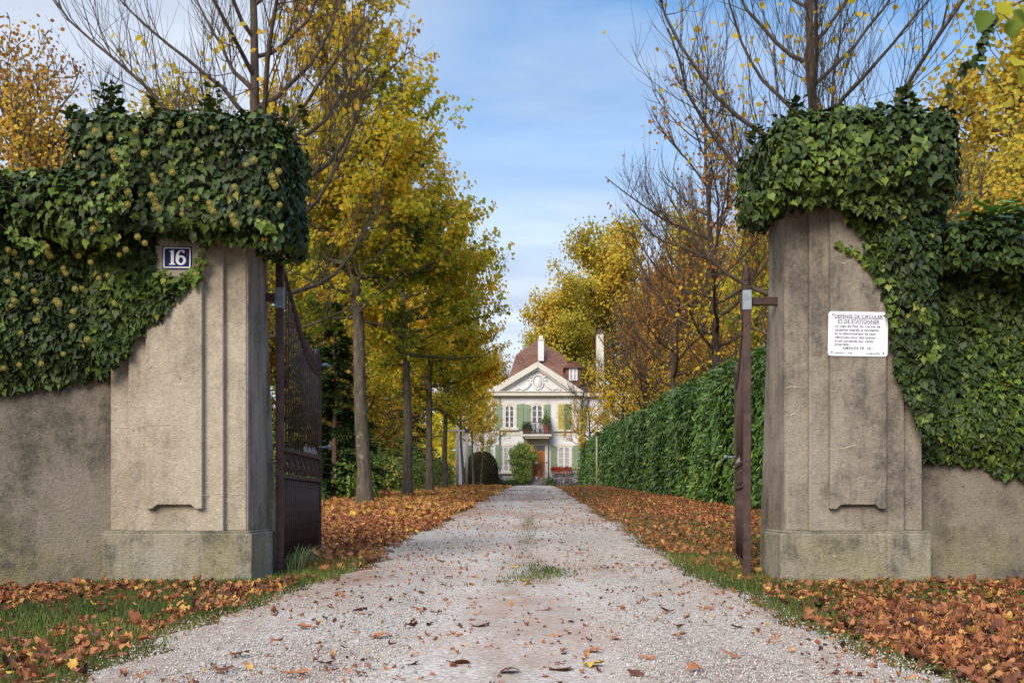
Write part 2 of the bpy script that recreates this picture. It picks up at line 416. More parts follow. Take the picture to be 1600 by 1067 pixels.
def tubes(paths, r0, r1, k):
    B, Pn, _ = paths.shape
    t = np.empty_like(paths); t[:, 1:-1] = paths[:, 2:]-paths[:, :-2]; t[:, 0] = paths[:, 1]-paths[:, 0]; t[:, -1] = paths[:, -1]-paths[:, -2]
    t = nrm(t)
    ref = np.where(np.abs(t[:, :1, 2:3]) < .8, np.array([[[0, 0, 1.0]]]), np.array([[[1.0, 0, 0]]]))
    u = nrm(np.cross(t, np.broadcast_to(ref, t.shape))); w = np.cross(u, t)
    s = np.linspace(0, 1, Pn)[None, :]
    r = r0[:, None]*(1-s)+r1[:, None]*s
    a = np.arange(k)*2*math.pi/k
    V = paths[:, :, None]+r[:, :, None, None]*(np.cos(a)[None, None, :, None]*u[:, :, None]+np.sin(a)[None, None, :, None]*w[:, :, None])
    base = (np.arange(B)*Pn*k)[:, None, None]
    i = np.arange(Pn-1)[None, :, None]*k; j = np.arange(k)[None, None, :]; j2 = (j+1) % k
    f = np.stack([base+i+j, base+i+j2, base+i+k+j2, base+i+k+j], -1).reshape(-1, 4)
    return V.reshape(-1, 3), f

def tree(name, seed, H, cb, R, tr, n1, n2, n3, elev=(15, 60), up=.6, prof=(.15, .75), lean=0.0, wob=.10,
         nleaf=0, lsize=(.07, .1), ltpl='lime', tint=None, leafsel=None, leaf_mat='leaf', tw=(.012, .004), spread=.06, flare=1.25, l1jit=(.75, 1.15), bark='bark', limb=(.012, .018)):
    rng = np.random.default_rng(seed)
    root = thing(name, None, None)
    lead = grow(rng, np.zeros((1, 3)), np.array([[lean, 0, 1.0]]), np.array([H]), 18, .6, .03)
    V, f = tubes(lead, np.array([tr]), np.array([.012]), 12)
    V = V.copy(); low = np.exp(-V[:, 2]/.25)*(flare-1)
    V[:, :2] *= (1+low)[:, None]
    VS, FS, b = [V], [f], len(V)
    def put(V, f):
        nonlocal b
        VS.append(V); FS.append(f+b); b += len(V)
    u = (np.arange(n1)+rng.uniform(0, 1, n1))/n1
    t1 = cb/H+(0.98-cb/H)*u**1.1
    tc = (t1*H-cb)/(H-cb)
    az = np.arange(n1)*2.39996+rng.normal(0, .3, n1)
    rr = R*np.minimum(1, (tc+.02)/prof[0])**.45*(1-tc)**prof[1]+.25
    p, _ = along(lead, np.zeros(n1, int), t1)
    el = np.radians(elev[0]+(elev[1]-elev[0])*tc+rng.normal(0, 7, n1))
    d = np.stack([np.cos(az)*np.cos(el), np.sin(az)*np.cos(el), np.sin(el)], 1)
    L1 = rr*rng.uniform(*l1jit, n1)*1.12
    b1 = grow(rng, p, d, L1, 9, up, wob)
    rt = tr*(1-t1)+.012
    r1 = np.minimum(rt*.55, limb[0]+limb[1]*L1)
    put(*tubes(b1, r1, r1*.2+.002, 6))
    i2 = rng.choice(n1, n2, p=L1/L1.sum()); t2 = rng.uniform(.12, .98, n2)
    p, tg = along(b1, i2, t2)
    d = nrm(tg*.75+rng.normal(0, .45, (n2, 3))+np.array([0, 0, .3*up]))
    L2 = L1[i2]*.48*(1.15-.75*t2)*rng.uniform(.6, 1.25, n2)+.12
    b2 = grow(rng, p, d, L2, 6, up*.9, wob*1.1)
    r2 = np.minimum(tw[0], r1[i2]*.6)
    put(*tubes(b2, r2, np.full(n2, tw[1]*.8), 4))
    src = [b2]; lens = [L2]
    if n3:
        i3 = rng.choice(n2, n3, p=L2/L2.sum()); t3 = rng.uniform(.1, 1, n3)
        p, tg = along(b2, i3, t3)
        d = nrm(tg*.8+rng.normal(0, .45, (n3, 3))+np.array([0, 0, .25*up]))
        L3 = L2[i3]*.5*rng.uniform(.5, 1.3, n3)+.1
        b3 = grow(rng, p, d, L3, 4, up*.8, wob)
        put(*tubes(b3, np.full(n3, tw[1]*1.3), np.full(n3, tw[1]*.5), 3))
        src.append(b3); lens.append(L3)
    wood = np_mesh('trunk', np.concatenate(VS), FS, MAT[bark], None, root, smooth=True)
    if nleaf:
        q = []
        for s_, l_ in zip(src, lens):
            m = int(nleaf*l_.sum()/sum(x.sum() for x in lens))
            ii = rng.choice(len(s_), m, p=l_/l_.sum())
            q.append(along(s_, ii, rng.uniform(.1, 1, m)**.8)[0])
        q = np.concatenate(q)+rng.normal(0, spread, (sum(len(x) for x in q), 3))
        hh = (q[:, 2]-cb)/(H-cb); rad_ = np.hypot(q[:, 0], q[:, 1])/(R+.01)
        if leafsel is not None:
            k = leafsel(q, hh, rad_, rng); q, hh, rad_ = q[k], hh[k], rad_[k]
        N = len(q)
        out = nrm(np.c_[q[:, :2], np.zeros(N)]+1e-6)
        nor = nrm(out*.7+np.array([0, 0, .55])+rng.normal(0, .55, (N, 3)))
        tip = out*.5+np.array([0, 0, -.8])+rng.normal(0, .5, (N, 3))
        tn = tint(q, hh, rad_, rng)
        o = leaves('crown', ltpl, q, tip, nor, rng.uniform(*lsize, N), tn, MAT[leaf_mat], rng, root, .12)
    return root

def set_tree(root, x, y, rot, sc, label, cat='tree', group=None):
    root.location = (x, y, float(gz(x, y))-.03); root.rotation_euler = (0, 0, rot); root.scale = (sc, sc, sc)
    return tag(root, label, cat, group)

def origin_children(root):
    for c in children(root): c.matrix_parent_inverse = Matrix.Identity(4)
# ------------------------------------------------------------------ ground, drive, gravel
def build_ground():
    rng = np.random.default_rng(1)
    xs = np.unique(np.round(np.concatenate([np.linspace(-420, -30, 14), np.linspace(-30, -8, 12), np.arange(-8, 8.01, .22), np.linspace(8, 30, 12), np.linspace(30, 420, 14)]), 3))
    ys = np.unique(np.round(np.concatenate([np.linspace(-40, 0, 6), np.arange(0, 16, .25), np.arange(16, 90, 1.2), np.linspace(90, 600, 16)]), 3))
    X, Y = np.meshgrid(xs, ys); Z = gz(X, Y)
    nz = Noise(3, 2.5); pp = np.c_[X.ravel(), Y.ravel(), 0*X.ravel()]
    off = np.where((pp[:, 0] > edge_r(pp[:, 1])+.3) | (pp[:, 0] < edge_l(pp[:, 1])-.3), 1, 0)
    Z = Z+(.012*nz(pp)*off).reshape(Z.shape)
    ny, nx = X.shape
    i = (np.arange(ny-1)[:, None]*nx+np.arange(nx-1)[None]).ravel()
    o = np_mesh('ground', np.c_[X.ravel(), Y.ravel(), Z.ravel()], [np.c_[i, i+1, i+nx+1, i+nx]], MAT['soil'], None, None, True)
    tag(o, 'turf and soil ground of the estate', None, None, 'structure')
    ys = np.unique(np.round(np.concatenate([np.linspace(-8, 2, 8), np.arange(2, 16, .12), np.arange(16, 77.6, .6)]), 3))
    el = edge_l(ys)+.05*np.sin(ys*7)+rng.normal(0, .02, len(ys)); er = edge_r(ys)+.05*np.sin(ys*6.3)+rng.normal(0, .02, len(ys))
    s = np.array([0, .012, .03, .08, .16, .25, .34, .42, .5, .58, .66, .75, .84, .92, .97, .988, 1.0]); n = len(s)
    X = el[:, None]*(1-s)+er[:, None]*s; Y = np.repeat(ys[:, None], n, 1)
    Z = gz(X, Y)+.012+.012*np.exp(-((X+.1)/.25)**2)-.008*np.exp(-((np.abs(X+.1)-.7)/.25)**2)
    Z[:, 0] -= .03; Z[:, -1] -= .03
    i = (np.arange(len(ys)-1)[:, None]*n+np.arange(n-1)[None]).ravel()
    o = np_mesh('drive', np.c_[X.ravel(), Y.ravel(), Z.ravel()], [np.c_[i, i+1, i+n+1, i+n]], MAT['gravel'], None, None, True)
    tag(o, 'pale gravel drive leading to the house', None, None, 'structure')
    # loose stones
    y = 2.7*(16/2.7)**rng.uniform(0, 1, 90000)
    x = edge_l(y)+(edge_r(y)-edge_l(y))*rng.uniform(-.02, 1.02, len(y))+rng.normal(0, .05, len(y))
    pos = np.c_[x, y, gz(x, y)+.012]
    nz = Noise(5, 2.0); keep = rng.uniform(size=len(y)) < .55+.3*nz(pos)
    pos = pos[keep]; N = len(pos)
    sz = rng.uniform(.004, .0115, N)*(1+.35*(pos[:, 1] > 8))
    nor = nrm(np.array([0, 0, 1])+rng.normal(0, .3, (N, 3))); tip = rng.normal(0, 1, (N, 3))
    o = leaves('gravel', 'stone', pos, tip, nor, sz, rng.beta(2, 2.4, N), MAT['stone_bit'], rng, None, .3, rng.uniform(.6, 1.3, N))
    tag(o, 'loose pale stones on the drive', 'gravel', None, 'stuff')

def build_grass():
    rng = np.random.default_rng(11); nz = Noise(12, 3.0)
    def patch(n, x0, x1, y0, y1, h=(.03, .075), fn=None):
        x = rng.uniform(x0, x1, n); y = rng.uniform(y0, y1, n)
        if fn is not None:
            k = fn(x, y); x, y = x[k], y[k]
        return np.c_[x, y, gz(x, y)+np.where((x > edge_l(y)) & (x < edge_r(y)), .014, -.004)], rng.uniform(*h, len(x))
    inL = lambda x, y: x < edge_l(y)-.03+rng.normal(0, .06, len(x))
    inR = lambda x, y: x > edge_r(y)+.03+rng.normal(0, .06, len(x))
    wl = lambda x, y: inL(x, y) & (y < np.where(x > -3.05, 7.46, 7.5+.333*(x+3)))
    wr = lambda x, y: inR(x, y) & (y < np.where(x < 2.8, 7.46, 7.62))
    parts = [patch(65000, -3.9, -1.35, 2.9, 7.5, (.02, .05), wl),
             patch(6000, -3.1, -1.9, 7.2, 7.46, (.02, .06)),
             patch(9000, -2.15, -1.4, 7.0, 9.0, (.03, .09), lambda x, y: inL(x, y) & ((x > -1.94) | (y > 8.2) | (y < 7.4))),
             patch(45000, 1.1, 3.9, 2.9, 7.6, (.02, .05), wr),
             patch(6000, 1.7, 3.6, 7.2, 7.5, (.02, .06)),
             patch(9000, 1.1, 1.7, 6.4, 9.5, (.03, .09), inR),
             patch(15000, 1.2, 3.9, 8.5, 24, (.03, .08), lambda x, y: inR(x, y) & (nz(np.c_[x*.7, y*.35, 0*x]) > -.2)),
             patch(7000, 1.3, 3.8, 24, 66, (.04, .09), lambda x, y: inR(x, y) & (nz(np.c_[x*.7, y*.12, 0*x]) > .1)),
             patch(4500, -3.6, -1.5, 38, 66, (.04, .08), lambda x, y: inL(x, y) & (nz(np.c_[x*.7, y*.12, 3+0*x]) > .2)),
             # weeds in the crown of the drive
             patch(9000, -.45, .4, 6.6, 9.1, (.02, .06), lambda x, y: rng.uniform(size=len(x)) < np.exp(-((x+.03+.1*np.sin(y*3))/.16)**2-((y-7.7)/.6)**2)),
             patch(4200, -.4, .2, 9.0, 17, (.02, .05), lambda x, y: rng.uniform(size=len(x)) < .8*np.exp(-((x+.1)/.08)**2)),
             patch(300, -.65, .1, 5.9, 7.5, (.015, .035), lambda x, y: nz(np.c_[x*3, y*3, 0*x]) > .9)]
    pos = np.concatenate([p for p, _ in parts]); h = np.concatenate([q for _, q in parts]); N = len(pos)
    up = nrm(np.array([0, 0, 1])+rng.normal(0, .42, (N, 3))); nor = nrm(rng.normal(0, 1, (N, 3)))
    T, fl = TPL['blade']
    n = nrm(nor-(nor*up).sum(1, keepdims=True)*up); xx = np.cross(up, n)
    w = rng.uniform(.003, .006, N)*(1+pos[:, 1]/18)
    V = np.stack([pos-xx*w[:, None]*.5, pos+xx*w[:, None]*.5, pos+up*h[:, None]], 1)
    f = np.arange(N*3).reshape(-1, 3)
    ti = rng.uniform(.1, .8, N)+.18*nz(pos); ti[rng.uniform(size=N) < .05] = 1
    o = np_mesh('grass', V.reshape(-1, 3), [f], MAT['grass'], {'tint': np.repeat(np.clip(ti, 0, 1), 3)})
    tag(o, 'short green grass of the verges', 'grass', None, 'stuff')
    # a long-bladed tuft against the open gate
    t = thing('grass_tuft', 'long pale green grass tuft growing through the foot of the scrolled gate leaf', 'grass', (-1.93, 8.4, float(gz(-1.93, 8.4))))
    m = MB(); r = random.Random(3)
    for i in range(150):
        a = r.uniform(0, 6.28); L = r.uniform(.12, .34); le = r.uniform(.2, .8)
        b = Vector((-1.9+r.gauss(0, .05), 8.45+r.gauss(0, .18), float(gz(-1.9, 8.4))-.01)); w = .0035
        d = Vector((math.cos(a), math.sin(a), 0)); s = Vector((-d.y, d.x, 0))*w
        p1 = b+Vector((0, 0, L*.55))+d*L*le*.3; p2 = b+Vector((0, 0, L*.75))+d*L*le
        m.add([b-s, b+s, p1-s*.8, p1+s*.8, p2], [(0, 1, 3, 2), (2, 3, 4)])
    o = m.build('blades', simple('pale_grass', (.19, .21, .075), .6), t)
    o['kind'] = 'stuff'

def build_litter():
    rng = np.random.default_rng(21); nz = Noise(22, 1.6); nz2 = Noise(23, 4.0)
    pos, tint, size = [], [], []
    def put(n, x0, x1, y0, y1, fn, tb, ts, s=(.032, .076), lift=.03, z0=0.0):
        x = rng.uniform(x0, x1, n); y = rng.uniform(y0, y1, n); k = fn(x, y); x, y = x[k], y[k]
        pos.append(np.c_[x, y, gz(x, y)+z0+rng.uniform(.0, lift, len(x))]); tint.append(np.clip(rng.normal(tb, ts, len(x)), 0, .97)); size.append(rng.uniform(*s, len(x)))
    u = lambda x: rng.uniform(size=len(x))
    L = lambda x, y: (x < edge_l(y)-.02-np.abs(rng.normal(0, .10, len(x)))) & ~((x < -1.75) & (x > -2.15) & (y > 7.3) & (y < 8.15))
    Rr = lambda x, y: x > edge_r(y)+.05+np.abs(rng.normal(0, .11, len(x)))
    nn = lambda x, y, k=1: nz(np.c_[x*k, y*k, 0*x])
    for (a, b, dn) in ((8.3, 16, 520), (16, 30, 170), (30, 66, 70)):
        far = a > 12
        put(int(dn*(b-a)*5.4), -7, -1.3, a, b, L, .64 if far else .50, .19, (.042, .085) if not far else (.07, .13))
        put(int(dn*.9*(b-a)*2.9), 1.0, 3.95, a, b, lambda x, y: Rr(x, y) & (u(x) < np.clip(.80+.35*nz(np.c_[x*.8, y*.35, 0*x])-.35*np.exp(-((x-1.75)/.3)**2), .2, 1)), .46, .17)
    # in front of the walls
    put(19000, 1.15, 4.4, 2.8, 6.1, lambda x, y: Rr(x, y) & (u(x) < np.clip((6.0-y)/.9+.3*nn(x, y)-.6*np.exp(-((x-1.3)/.2)**2)*(y > 4.6), .05, 1)), .38, .21, (.024, .060), .03)
    put(2200, 1.3, 4.2, 5.4, 7.5, lambda x, y: Rr(x, y) & (u(x) < .5), .45, .2, (.026, .058), .02, .02)
    put(260, 2.6, 4.4, 6.6, 7.55, lambda x, y: u(x) < .8, .42, .15)
    put(8500, -4.2, -1.35, 2.8, 7.4, lambda x, y: L(x, y) & (u(x) < np.clip(.27+.5*np.exp(-((edge_l(y)-x)/.3)**2)+.13*nn(x, y, 1.7)+.10*nn(x, y, .6), .04, 1)), .46, .2, (.026, .056), .02, .022)
    put(800, -4.2, -2.6, 5.6, 7.2, lambda x, y: u(x) < .6, .44, .18, (.026, .058), .02, .022)
    put(160, -2.3, -1.5, 7.3, 9.0, L, .42, .15)
    put(120, 1.35, 1.75, 7.2, 8.8, Rr, .45, .2)
    pos = np.concatenate(pos); tint = np.concatenate(tint); size = np.concatenate(size)
    # small crumbs on the drive
    n = 3600; y = 3*(45/3)**rng.uniform(0, 1, n); x = edge_l(y)+(edge_r(y)-edge_l(y))*rng.beta(.75, .75, n)
    k = nz2(np.c_[x*.6, y*.4, 0*x]) > -.35; x, y = x[k], y[k]
    pos = np.concatenate([pos, np.c_[x, y, gz(x, y)+.02]]); tint = np.concatenate([tint, rng.normal(.38, .2, len(x)).clip(0, 1)]); size = np.concatenate([size, rng.uniform(.008, .026, len(x))*(1+y/30)])
    N = len(pos)
    nor = nrm(np.array([0, 0, 1])+rng.normal(0, .36, (N, 3))); tip = np.c_[rng.normal(0, 1, (N, 2)), rng.normal(0, .25, N)]
    o = leaves('leaf_litter', 'plane', pos, tip, nor, size, tint, MAT['litter'], rng, None, .52, rng.uniform(.5, 1.1, N))
    tag(o, 'brown and orange fallen leaves carpeting the verges', 'leaves', None, 'stuff')
    # single leaves one can count on the gravel
    spots = [(905, 867, .44), (775, 905, .8), (826, 918, .7), (748, 985, .4), (772, 1022, .5), (645, 1045, .4), (925, 1048, .75), (508, 1044, .3), (1026, 932, .5),
             (716, 1046, .35), (795, 1063, .35), (930, 1025, .6), (960, 1003, .65), (870, 1000, .45), (640, 985, .4), (560, 960, .3), (530, 932, .5), (610, 903, .55),
             (680, 963, .4), (742, 905, .5), (820, 880, .5), (884, 872, .7), (870, 835, .5), (690, 880, .5), (740, 878, .5), (700, 905, .35), (805, 890, .95), (812, 912, .85),
             (1110, 955, .5), (1150, 985, .4), (1060, 1000, .5), (1010, 1035, .45), (1140, 1030, .5), (1060, 985, .3), (1085, 1055, .5), (990, 1060, .4), (880, 1055, .3),
             (480, 985, .5), (430, 1010, .45), (370, 1030, .5), (350, 1055, .4), (590, 1000, .5), (560, 1060, .35), (460, 1060, .5), (990, 905, .6), (1040, 960, .4), (945, 890, .4), (905, 910, .55), (850, 960, .35), (795, 850, .8)]
    pool = []
    r2 = np.random.default_rng(31)
    for i in range(12):
        V, f, K = scatter('plane', np.zeros((1, 3)), np.array([[0, 1.0, .05]]), np.array([[.1, 0, 1.0]]), np.array([1.0]), r2, .42)
        V = V-np.array([0, .45, V[:, 2].min()])
        pool.append((V, f))
    kinds = {}
    for i, (px, py, tt) in enumerate(spots):
        d = 1252/(py-738) if py < 905 else 899/(py-785)
        x = (px-VX)/F*d
        yellow = tt > .68; dark = tt < .42; far = d > 6.2
        key = (i % 12, 'y' if yellow else 'd' if dark else 'b')
        if key not in kinds:
            V, f = pool[i % 12]
            o = np_mesh('fallen_leaf', V, f, MAT['litter'], {'tint': np.full(len(V), .9 if yellow else .2 if dark else .5)}, None, True)
            kinds[key] = o.data
        else:
            o = bpy.data.objects.new('fallen_leaf', kinds[key]); COL.objects.link(o)
        s = rng.uniform(.05, .09)
        o.scale = (s*rng.uniform(.7, 1), s, s*.5); o.rotation_euler = (rng.normal(0, .12), rng.normal(0, .12), rng.uniform(0, 6.28))
        o.location = (x, d, float(gz(x, d))+.016)
        what = 'ochre yellow' if yellow else 'dark brown' if dark else 'orange brown'
        where = 'between the open gate leaves' if far else 'outside the gateway'
        tag(o, f'single {what} curled leaf lying on the pale gravel {where}', 'leaf', f'{what} fallen leaves on the gravel {where}')

# ------------------------------------------------------------------ gate pillars and walls
def pillar(mirror, label, mats):
    main, plinth, side = mats
    if not mirror: X = lambda a: -3.02+a      # a grows to the drive: 0 .. .975
    if mirror: X = lambda a: 2.745-a
    def bx(m, a0, a1, *r):
        x = sorted((X(a0), X(a1))); return m.box(x[0], x[1], *r)
    t = thing('gate_pillar', label, 'gate pillar', (X(.49), 7.75, 0))
    bx(MB(), -.045, 1.02, 7.44, 8.12, -.12, .33).build('plinth', plinth, t, bevel=.012)
    bx(MB(), -.03, 1.005, 7.455, 8.10, .33, .345).build('plinth_ledge', plinth, t, bevel=.006)
    bx(MB(), 0, .965, 7.5, 8.03, .345, 2.78).build('shaft', main, t, bevel=.010)
    # weathered jamb facing the opening and the battered buttress behind it
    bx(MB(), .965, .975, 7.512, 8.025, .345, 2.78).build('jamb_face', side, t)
    x0, x1 = X(.45), X(.968)
    m = MB(); prof = [(8.03, -.1), (8.40, -.1), (8.36, .35), (8.27, .9), (8.17, 1.5), (8.09, 2.05), (8.03, 2.3)]
    n = len(prof); m.add([(x0, y, z) for y, z in prof]+[(x1, y, z) for y, z in prof],
                         [list(range(n)), list(range(2*n-1, n-1, -1))]+[(i, n+i, n+(i+1) % n, (i+1) % n) for i in range(n)])
    m.build('buttress', side if False else plinth, t, bevel=.01)
    bx(MB(), .145, .815, 7.452, 7.5, .345, 2.74).build('pilaster_strip', main, t, bevel=.006)
    pts = [(.285, .50), (.335, .50), (.345, .515), (.365, .53), (.60, .53), (.62, .515), (.63, .50), (.68, .50), (.68, 2.70), (.285, 2.70)]
    poly = [(X(a), z) for a, z in pts]
    if mirror: poly = poly[::-1]
    MB().prism(poly, 7.402, 7.452).build('raised_panel', main, t, bevel=.006)
    # pale mortar seams that wander over the face
    r = random.Random(17 if mirror else 16)
    for a0, a1, z in (((.0, .62, 2.27), (.86, .97, 1.15), (.84, .97, 1.36), (.84, .97, 2.56), (.50, .64, .94)) if mirror else ((.02, .55, 1.08), (.60, .95, .62), (.04, .20, 1.62))):
        n_ = max(4, int((a1-a0)/.035)); zz = z; pts = []
        for i in range(n_+1):
            a = a0+(a1-a0)*i/n_; zz += r.gauss(0, .007)
            fy = 7.402 if .285 < a < .68 else 7.452 if .145 < a < .815 else 7.5
            pts.append((X(a), fy-.0005, zz))
        MB().tube(pts, [.0015]+[r.uniform(.002, .0048) for _ in pts[2:]]+[.0015], 5).build('mortar_seam', MAT['mortar'], t)
    m = MB(); bx(m, -.05, 1.03, 7.42, 8.1, 2.78, 2.86); bx(m, -.09, 1.07, 7.38, 8.14, 2.86, 3.0)
    m.build('capital', plinth, t, bevel=.012)
    return t

def text_mesh(body, size, mat, name, parent, loc, align='LEFT', bold=0.0, spacing=1.0):
    cu = bpy.data.curves.new(name, 'FONT'); cu.body = body; cu.size = size; cu.align_x = align; cu.extrude = .0008; cu.offset = bold; cu.space_character = spacing
    ob = bpy.data.objects.new(name, cu); COL.objects.link(ob)
    bpy.context.view_layer.update()
    me = bpy.data.meshes.new_from_object(ob.evaluated_get(bpy.context.evaluated_depsgraph_get()))
    bpy.data.objects.remove(ob)
    me.materials.clear(); me.materials.append(mat)
    o = bpy.data.objects.new(name, me); COL.objects.link(o)
    w = [v.co.x for v in me.vertices]
    o.parent = parent; o.location = loc; o.rotation_euler = (rad(90), 0, 0)
    return o, (min(w), max(w))

def rrect(x0, x1, z0, z1, r, n=5):
    pts = []
    for cx, cz, a in ((x1-r, z1-r, 0), (x0+r, z1-r, 90), (x0+r, z0+r, 180), (x1-r, z0+r, 270)):
        for i in range(n+1):
            t = rad(a+90*i/n); pts.append((cx+r*math.cos(t), cz+r*math.sin(t)))
    return pts[::-1] if False else pts

def build_signs():
    white = simple('white_enamel', (.74, .73, .76), .35, .5, 0, .04, 6)
    ink = simple('faded_black_ink', (.07, .065, .085), .6, .3)
    # no-entry notice
    c = P(1340.5, 522, 7.398)
    t = thing('notice_sign', 'white enamel notice forbidding traffic and parking screwed to the pillar beside the ivy', 'notice sign', c)
    MB().prism(rrect(-.209, .209, -.156, .156, .022), -.005, .003).build('plate', white, t, bevel=.0015, world=False)
    rows = [('DEFENSE DE CIRCULER', .0305, .112, 0, 'CENTER', 1.08), ('ET DE STATIONNER', .0305, .078, 0, 'CENTER', 1.08),
            ('Le Juge de Paix du Cercle de', .0245, .046, -.165, 'LEFT', 1.1), ('Lausanne interdit la circulation', .0245, .020, -.165, 'LEFT', 1.02),
            ('et le stationnement de tous', .0245, -.006, -.165, 'LEFT', 1.04), ('v\u00e9hicules-ceux des ayants-', .0245, -.032, -.165, 'LEFT', 1.1),
            ('droit except\u00e9s-sur cette', .0245, -.058, -.165, 'LEFT', 1.1), ('propri\u00e9t\u00e9.', .0245, -.082, -.165, 'LEFT', 1.05),
            ('AMENDE FR. 20.-', .0255, -.108, 0, 'CENTER', 1.15), ('Lausanne le 11.5.38', .0145, -.139, -.165, 'LEFT', 1.05), ('Le Juge de Paix', .0145, -.139, .06, 'LEFT', 1.05)]
    for body, s, z, x, al, sp in rows:
        o, (a, b) = text_mesh(body, s, ink, 'lettering', t, (x, -.0062, z), al, .0003, sp)
        if s > .03:
            MB().box(a, b, -.0072, -.0055, z-.0055, z-.0035).build('underline', ink, t, world=False)
    for x, z in ((-.178, .134), (.178, .130), (-.182, -.130), (.178, -.132)):
        MB().ball((x, -.006, z), (.006, .004, .006)).build('screw', MAT['iron_b'], t, True, world=False)
    t.rotation_euler = (0, rad(1.0), 0)
    # house number
    c = P(277, 403, 7.398)
    blue = simple('dark_blue_enamel', (.006, .010, .085), .5, .12, 0, .3, 10)
    t = thing('house_number_plate', 'small blue enamel plate with white number 16 under the ivy on the tan pillar', 'house number', c)
    t.rotation_euler = (0, rad(.6), 0)
    MB().prism(rrect(-.102, .102, -.079, .079, .006), -.005, .003).build('plate', blue, t, bevel=.0015, world=False)
    MB().ring(rrect(-.095, .095, -.072, .072, .008), rrect(-.087, .087, -.064, .064, .006), -.0066, -.004).build('border', white, t, world=False)
    one = [(-.055, -.05), (-.012, -.05), (-.012, -.044), (-.022, -.039), (-.022, .052), (-.030, .052), (-.052, .046), (-.052, .040), (-.043, .038), (-.043, -.039), (-.055, -.044)]
    MB().prism(one, -.0068, -.004).build('numeral', white, t, world=False)
    six = MB(); n = 28; cx, cz = .027, -.018
    six.ring([(cx+.036*math.cos(2*math.pi*i/n), cz+.034*math.sin(2*math.pi*i/n)) for i in range(n)], [(cx+.001+.0155*math.cos(2*math.pi*i/n), cz+.0215*math.sin(2*math.pi*i/n)) for i in range(n)], -.0068, -.004)
    outer = [(-.009, -.02), (-.0085, .008), (-.003, .030), (.008, .046), (.024, .0535), (.042, .052), (.053, .044)]
    inner = [(.011, -.02), (.0115, .006), (.0135, .026), (.019, .039), (.027, .0455), (.036, .0455), (.040, .040)]
    for i in range(6):
        six.prism([outer[i], inner[i], inner[i+1], outer[i+1]], -.0074, -.0055)
    six.ball((.0455, -.0055, .0415), (.0085, .0026, .0085), 14, 6)
    six.build('numeral', white, t, world=False)
    MB().ball((.074, -.005, .032), (.011, .0022, .016), 10, 6).build('rust_spot', simple('rust', (.10, .025, .02), .8), t, world=False)

def build_walls():
    def wall(label, pts, z1):
        t = thing('garden_wall', label, 'wall', (pts[0][0], pts[0][1], 0))
        m = MB(); th = .38
        xs = []
        for (x0, y0), (x1, y1) in zip(pts[:-1], pts[1:]):
            k = 10
            for i in range(k): xs.append((x0+(x1-x0)*i/k, y0+(y1-y0)*i/k))
        xs.append(pts[-1])
        n = len(xs); vs = []
        for x, y in xs: vs += [(x, y, -.2), (x, y, z1), (x, y+th, z1), (x, y+th, -.2)]
        fs = []
        for i in range(n-1):
            for j in range(4):
                fs.append((i*4+j, i*4+4+j, i*4+4+(j+1) % 4, i*4+(j+1) % 4))
        fs += [(0, 1, 2, 3), tuple(4*n-4+q for q in (3, 2, 1, 0))]
        if pts[1][0] < pts[0][0]: fs = [tuple(reversed(f)) for f in fs]
        m.add(vs, fs).build('rendered_face', MAT['render'], t)
        m = MB()
        vs = []
        for x, y in xs: vs += [(x, y-.06, z1), (x, y-.06, z1+.09), (x, y+th+.06, z1+.09), (x, y+th+.06, z1)]
        m.add(vs, fs).build('coping', MAT['plinth'], t)
    wall('stained rendered garden wall under flowering ivy, joined to the numbered pillar', [(-3.02, 7.6), (-9, 5.6)], 2.45)
    wall('dark rendered garden wall under plain ivy, joined to the pillar with the notice', [(2.745, 7.68), (9, 7.5)], 2.3)

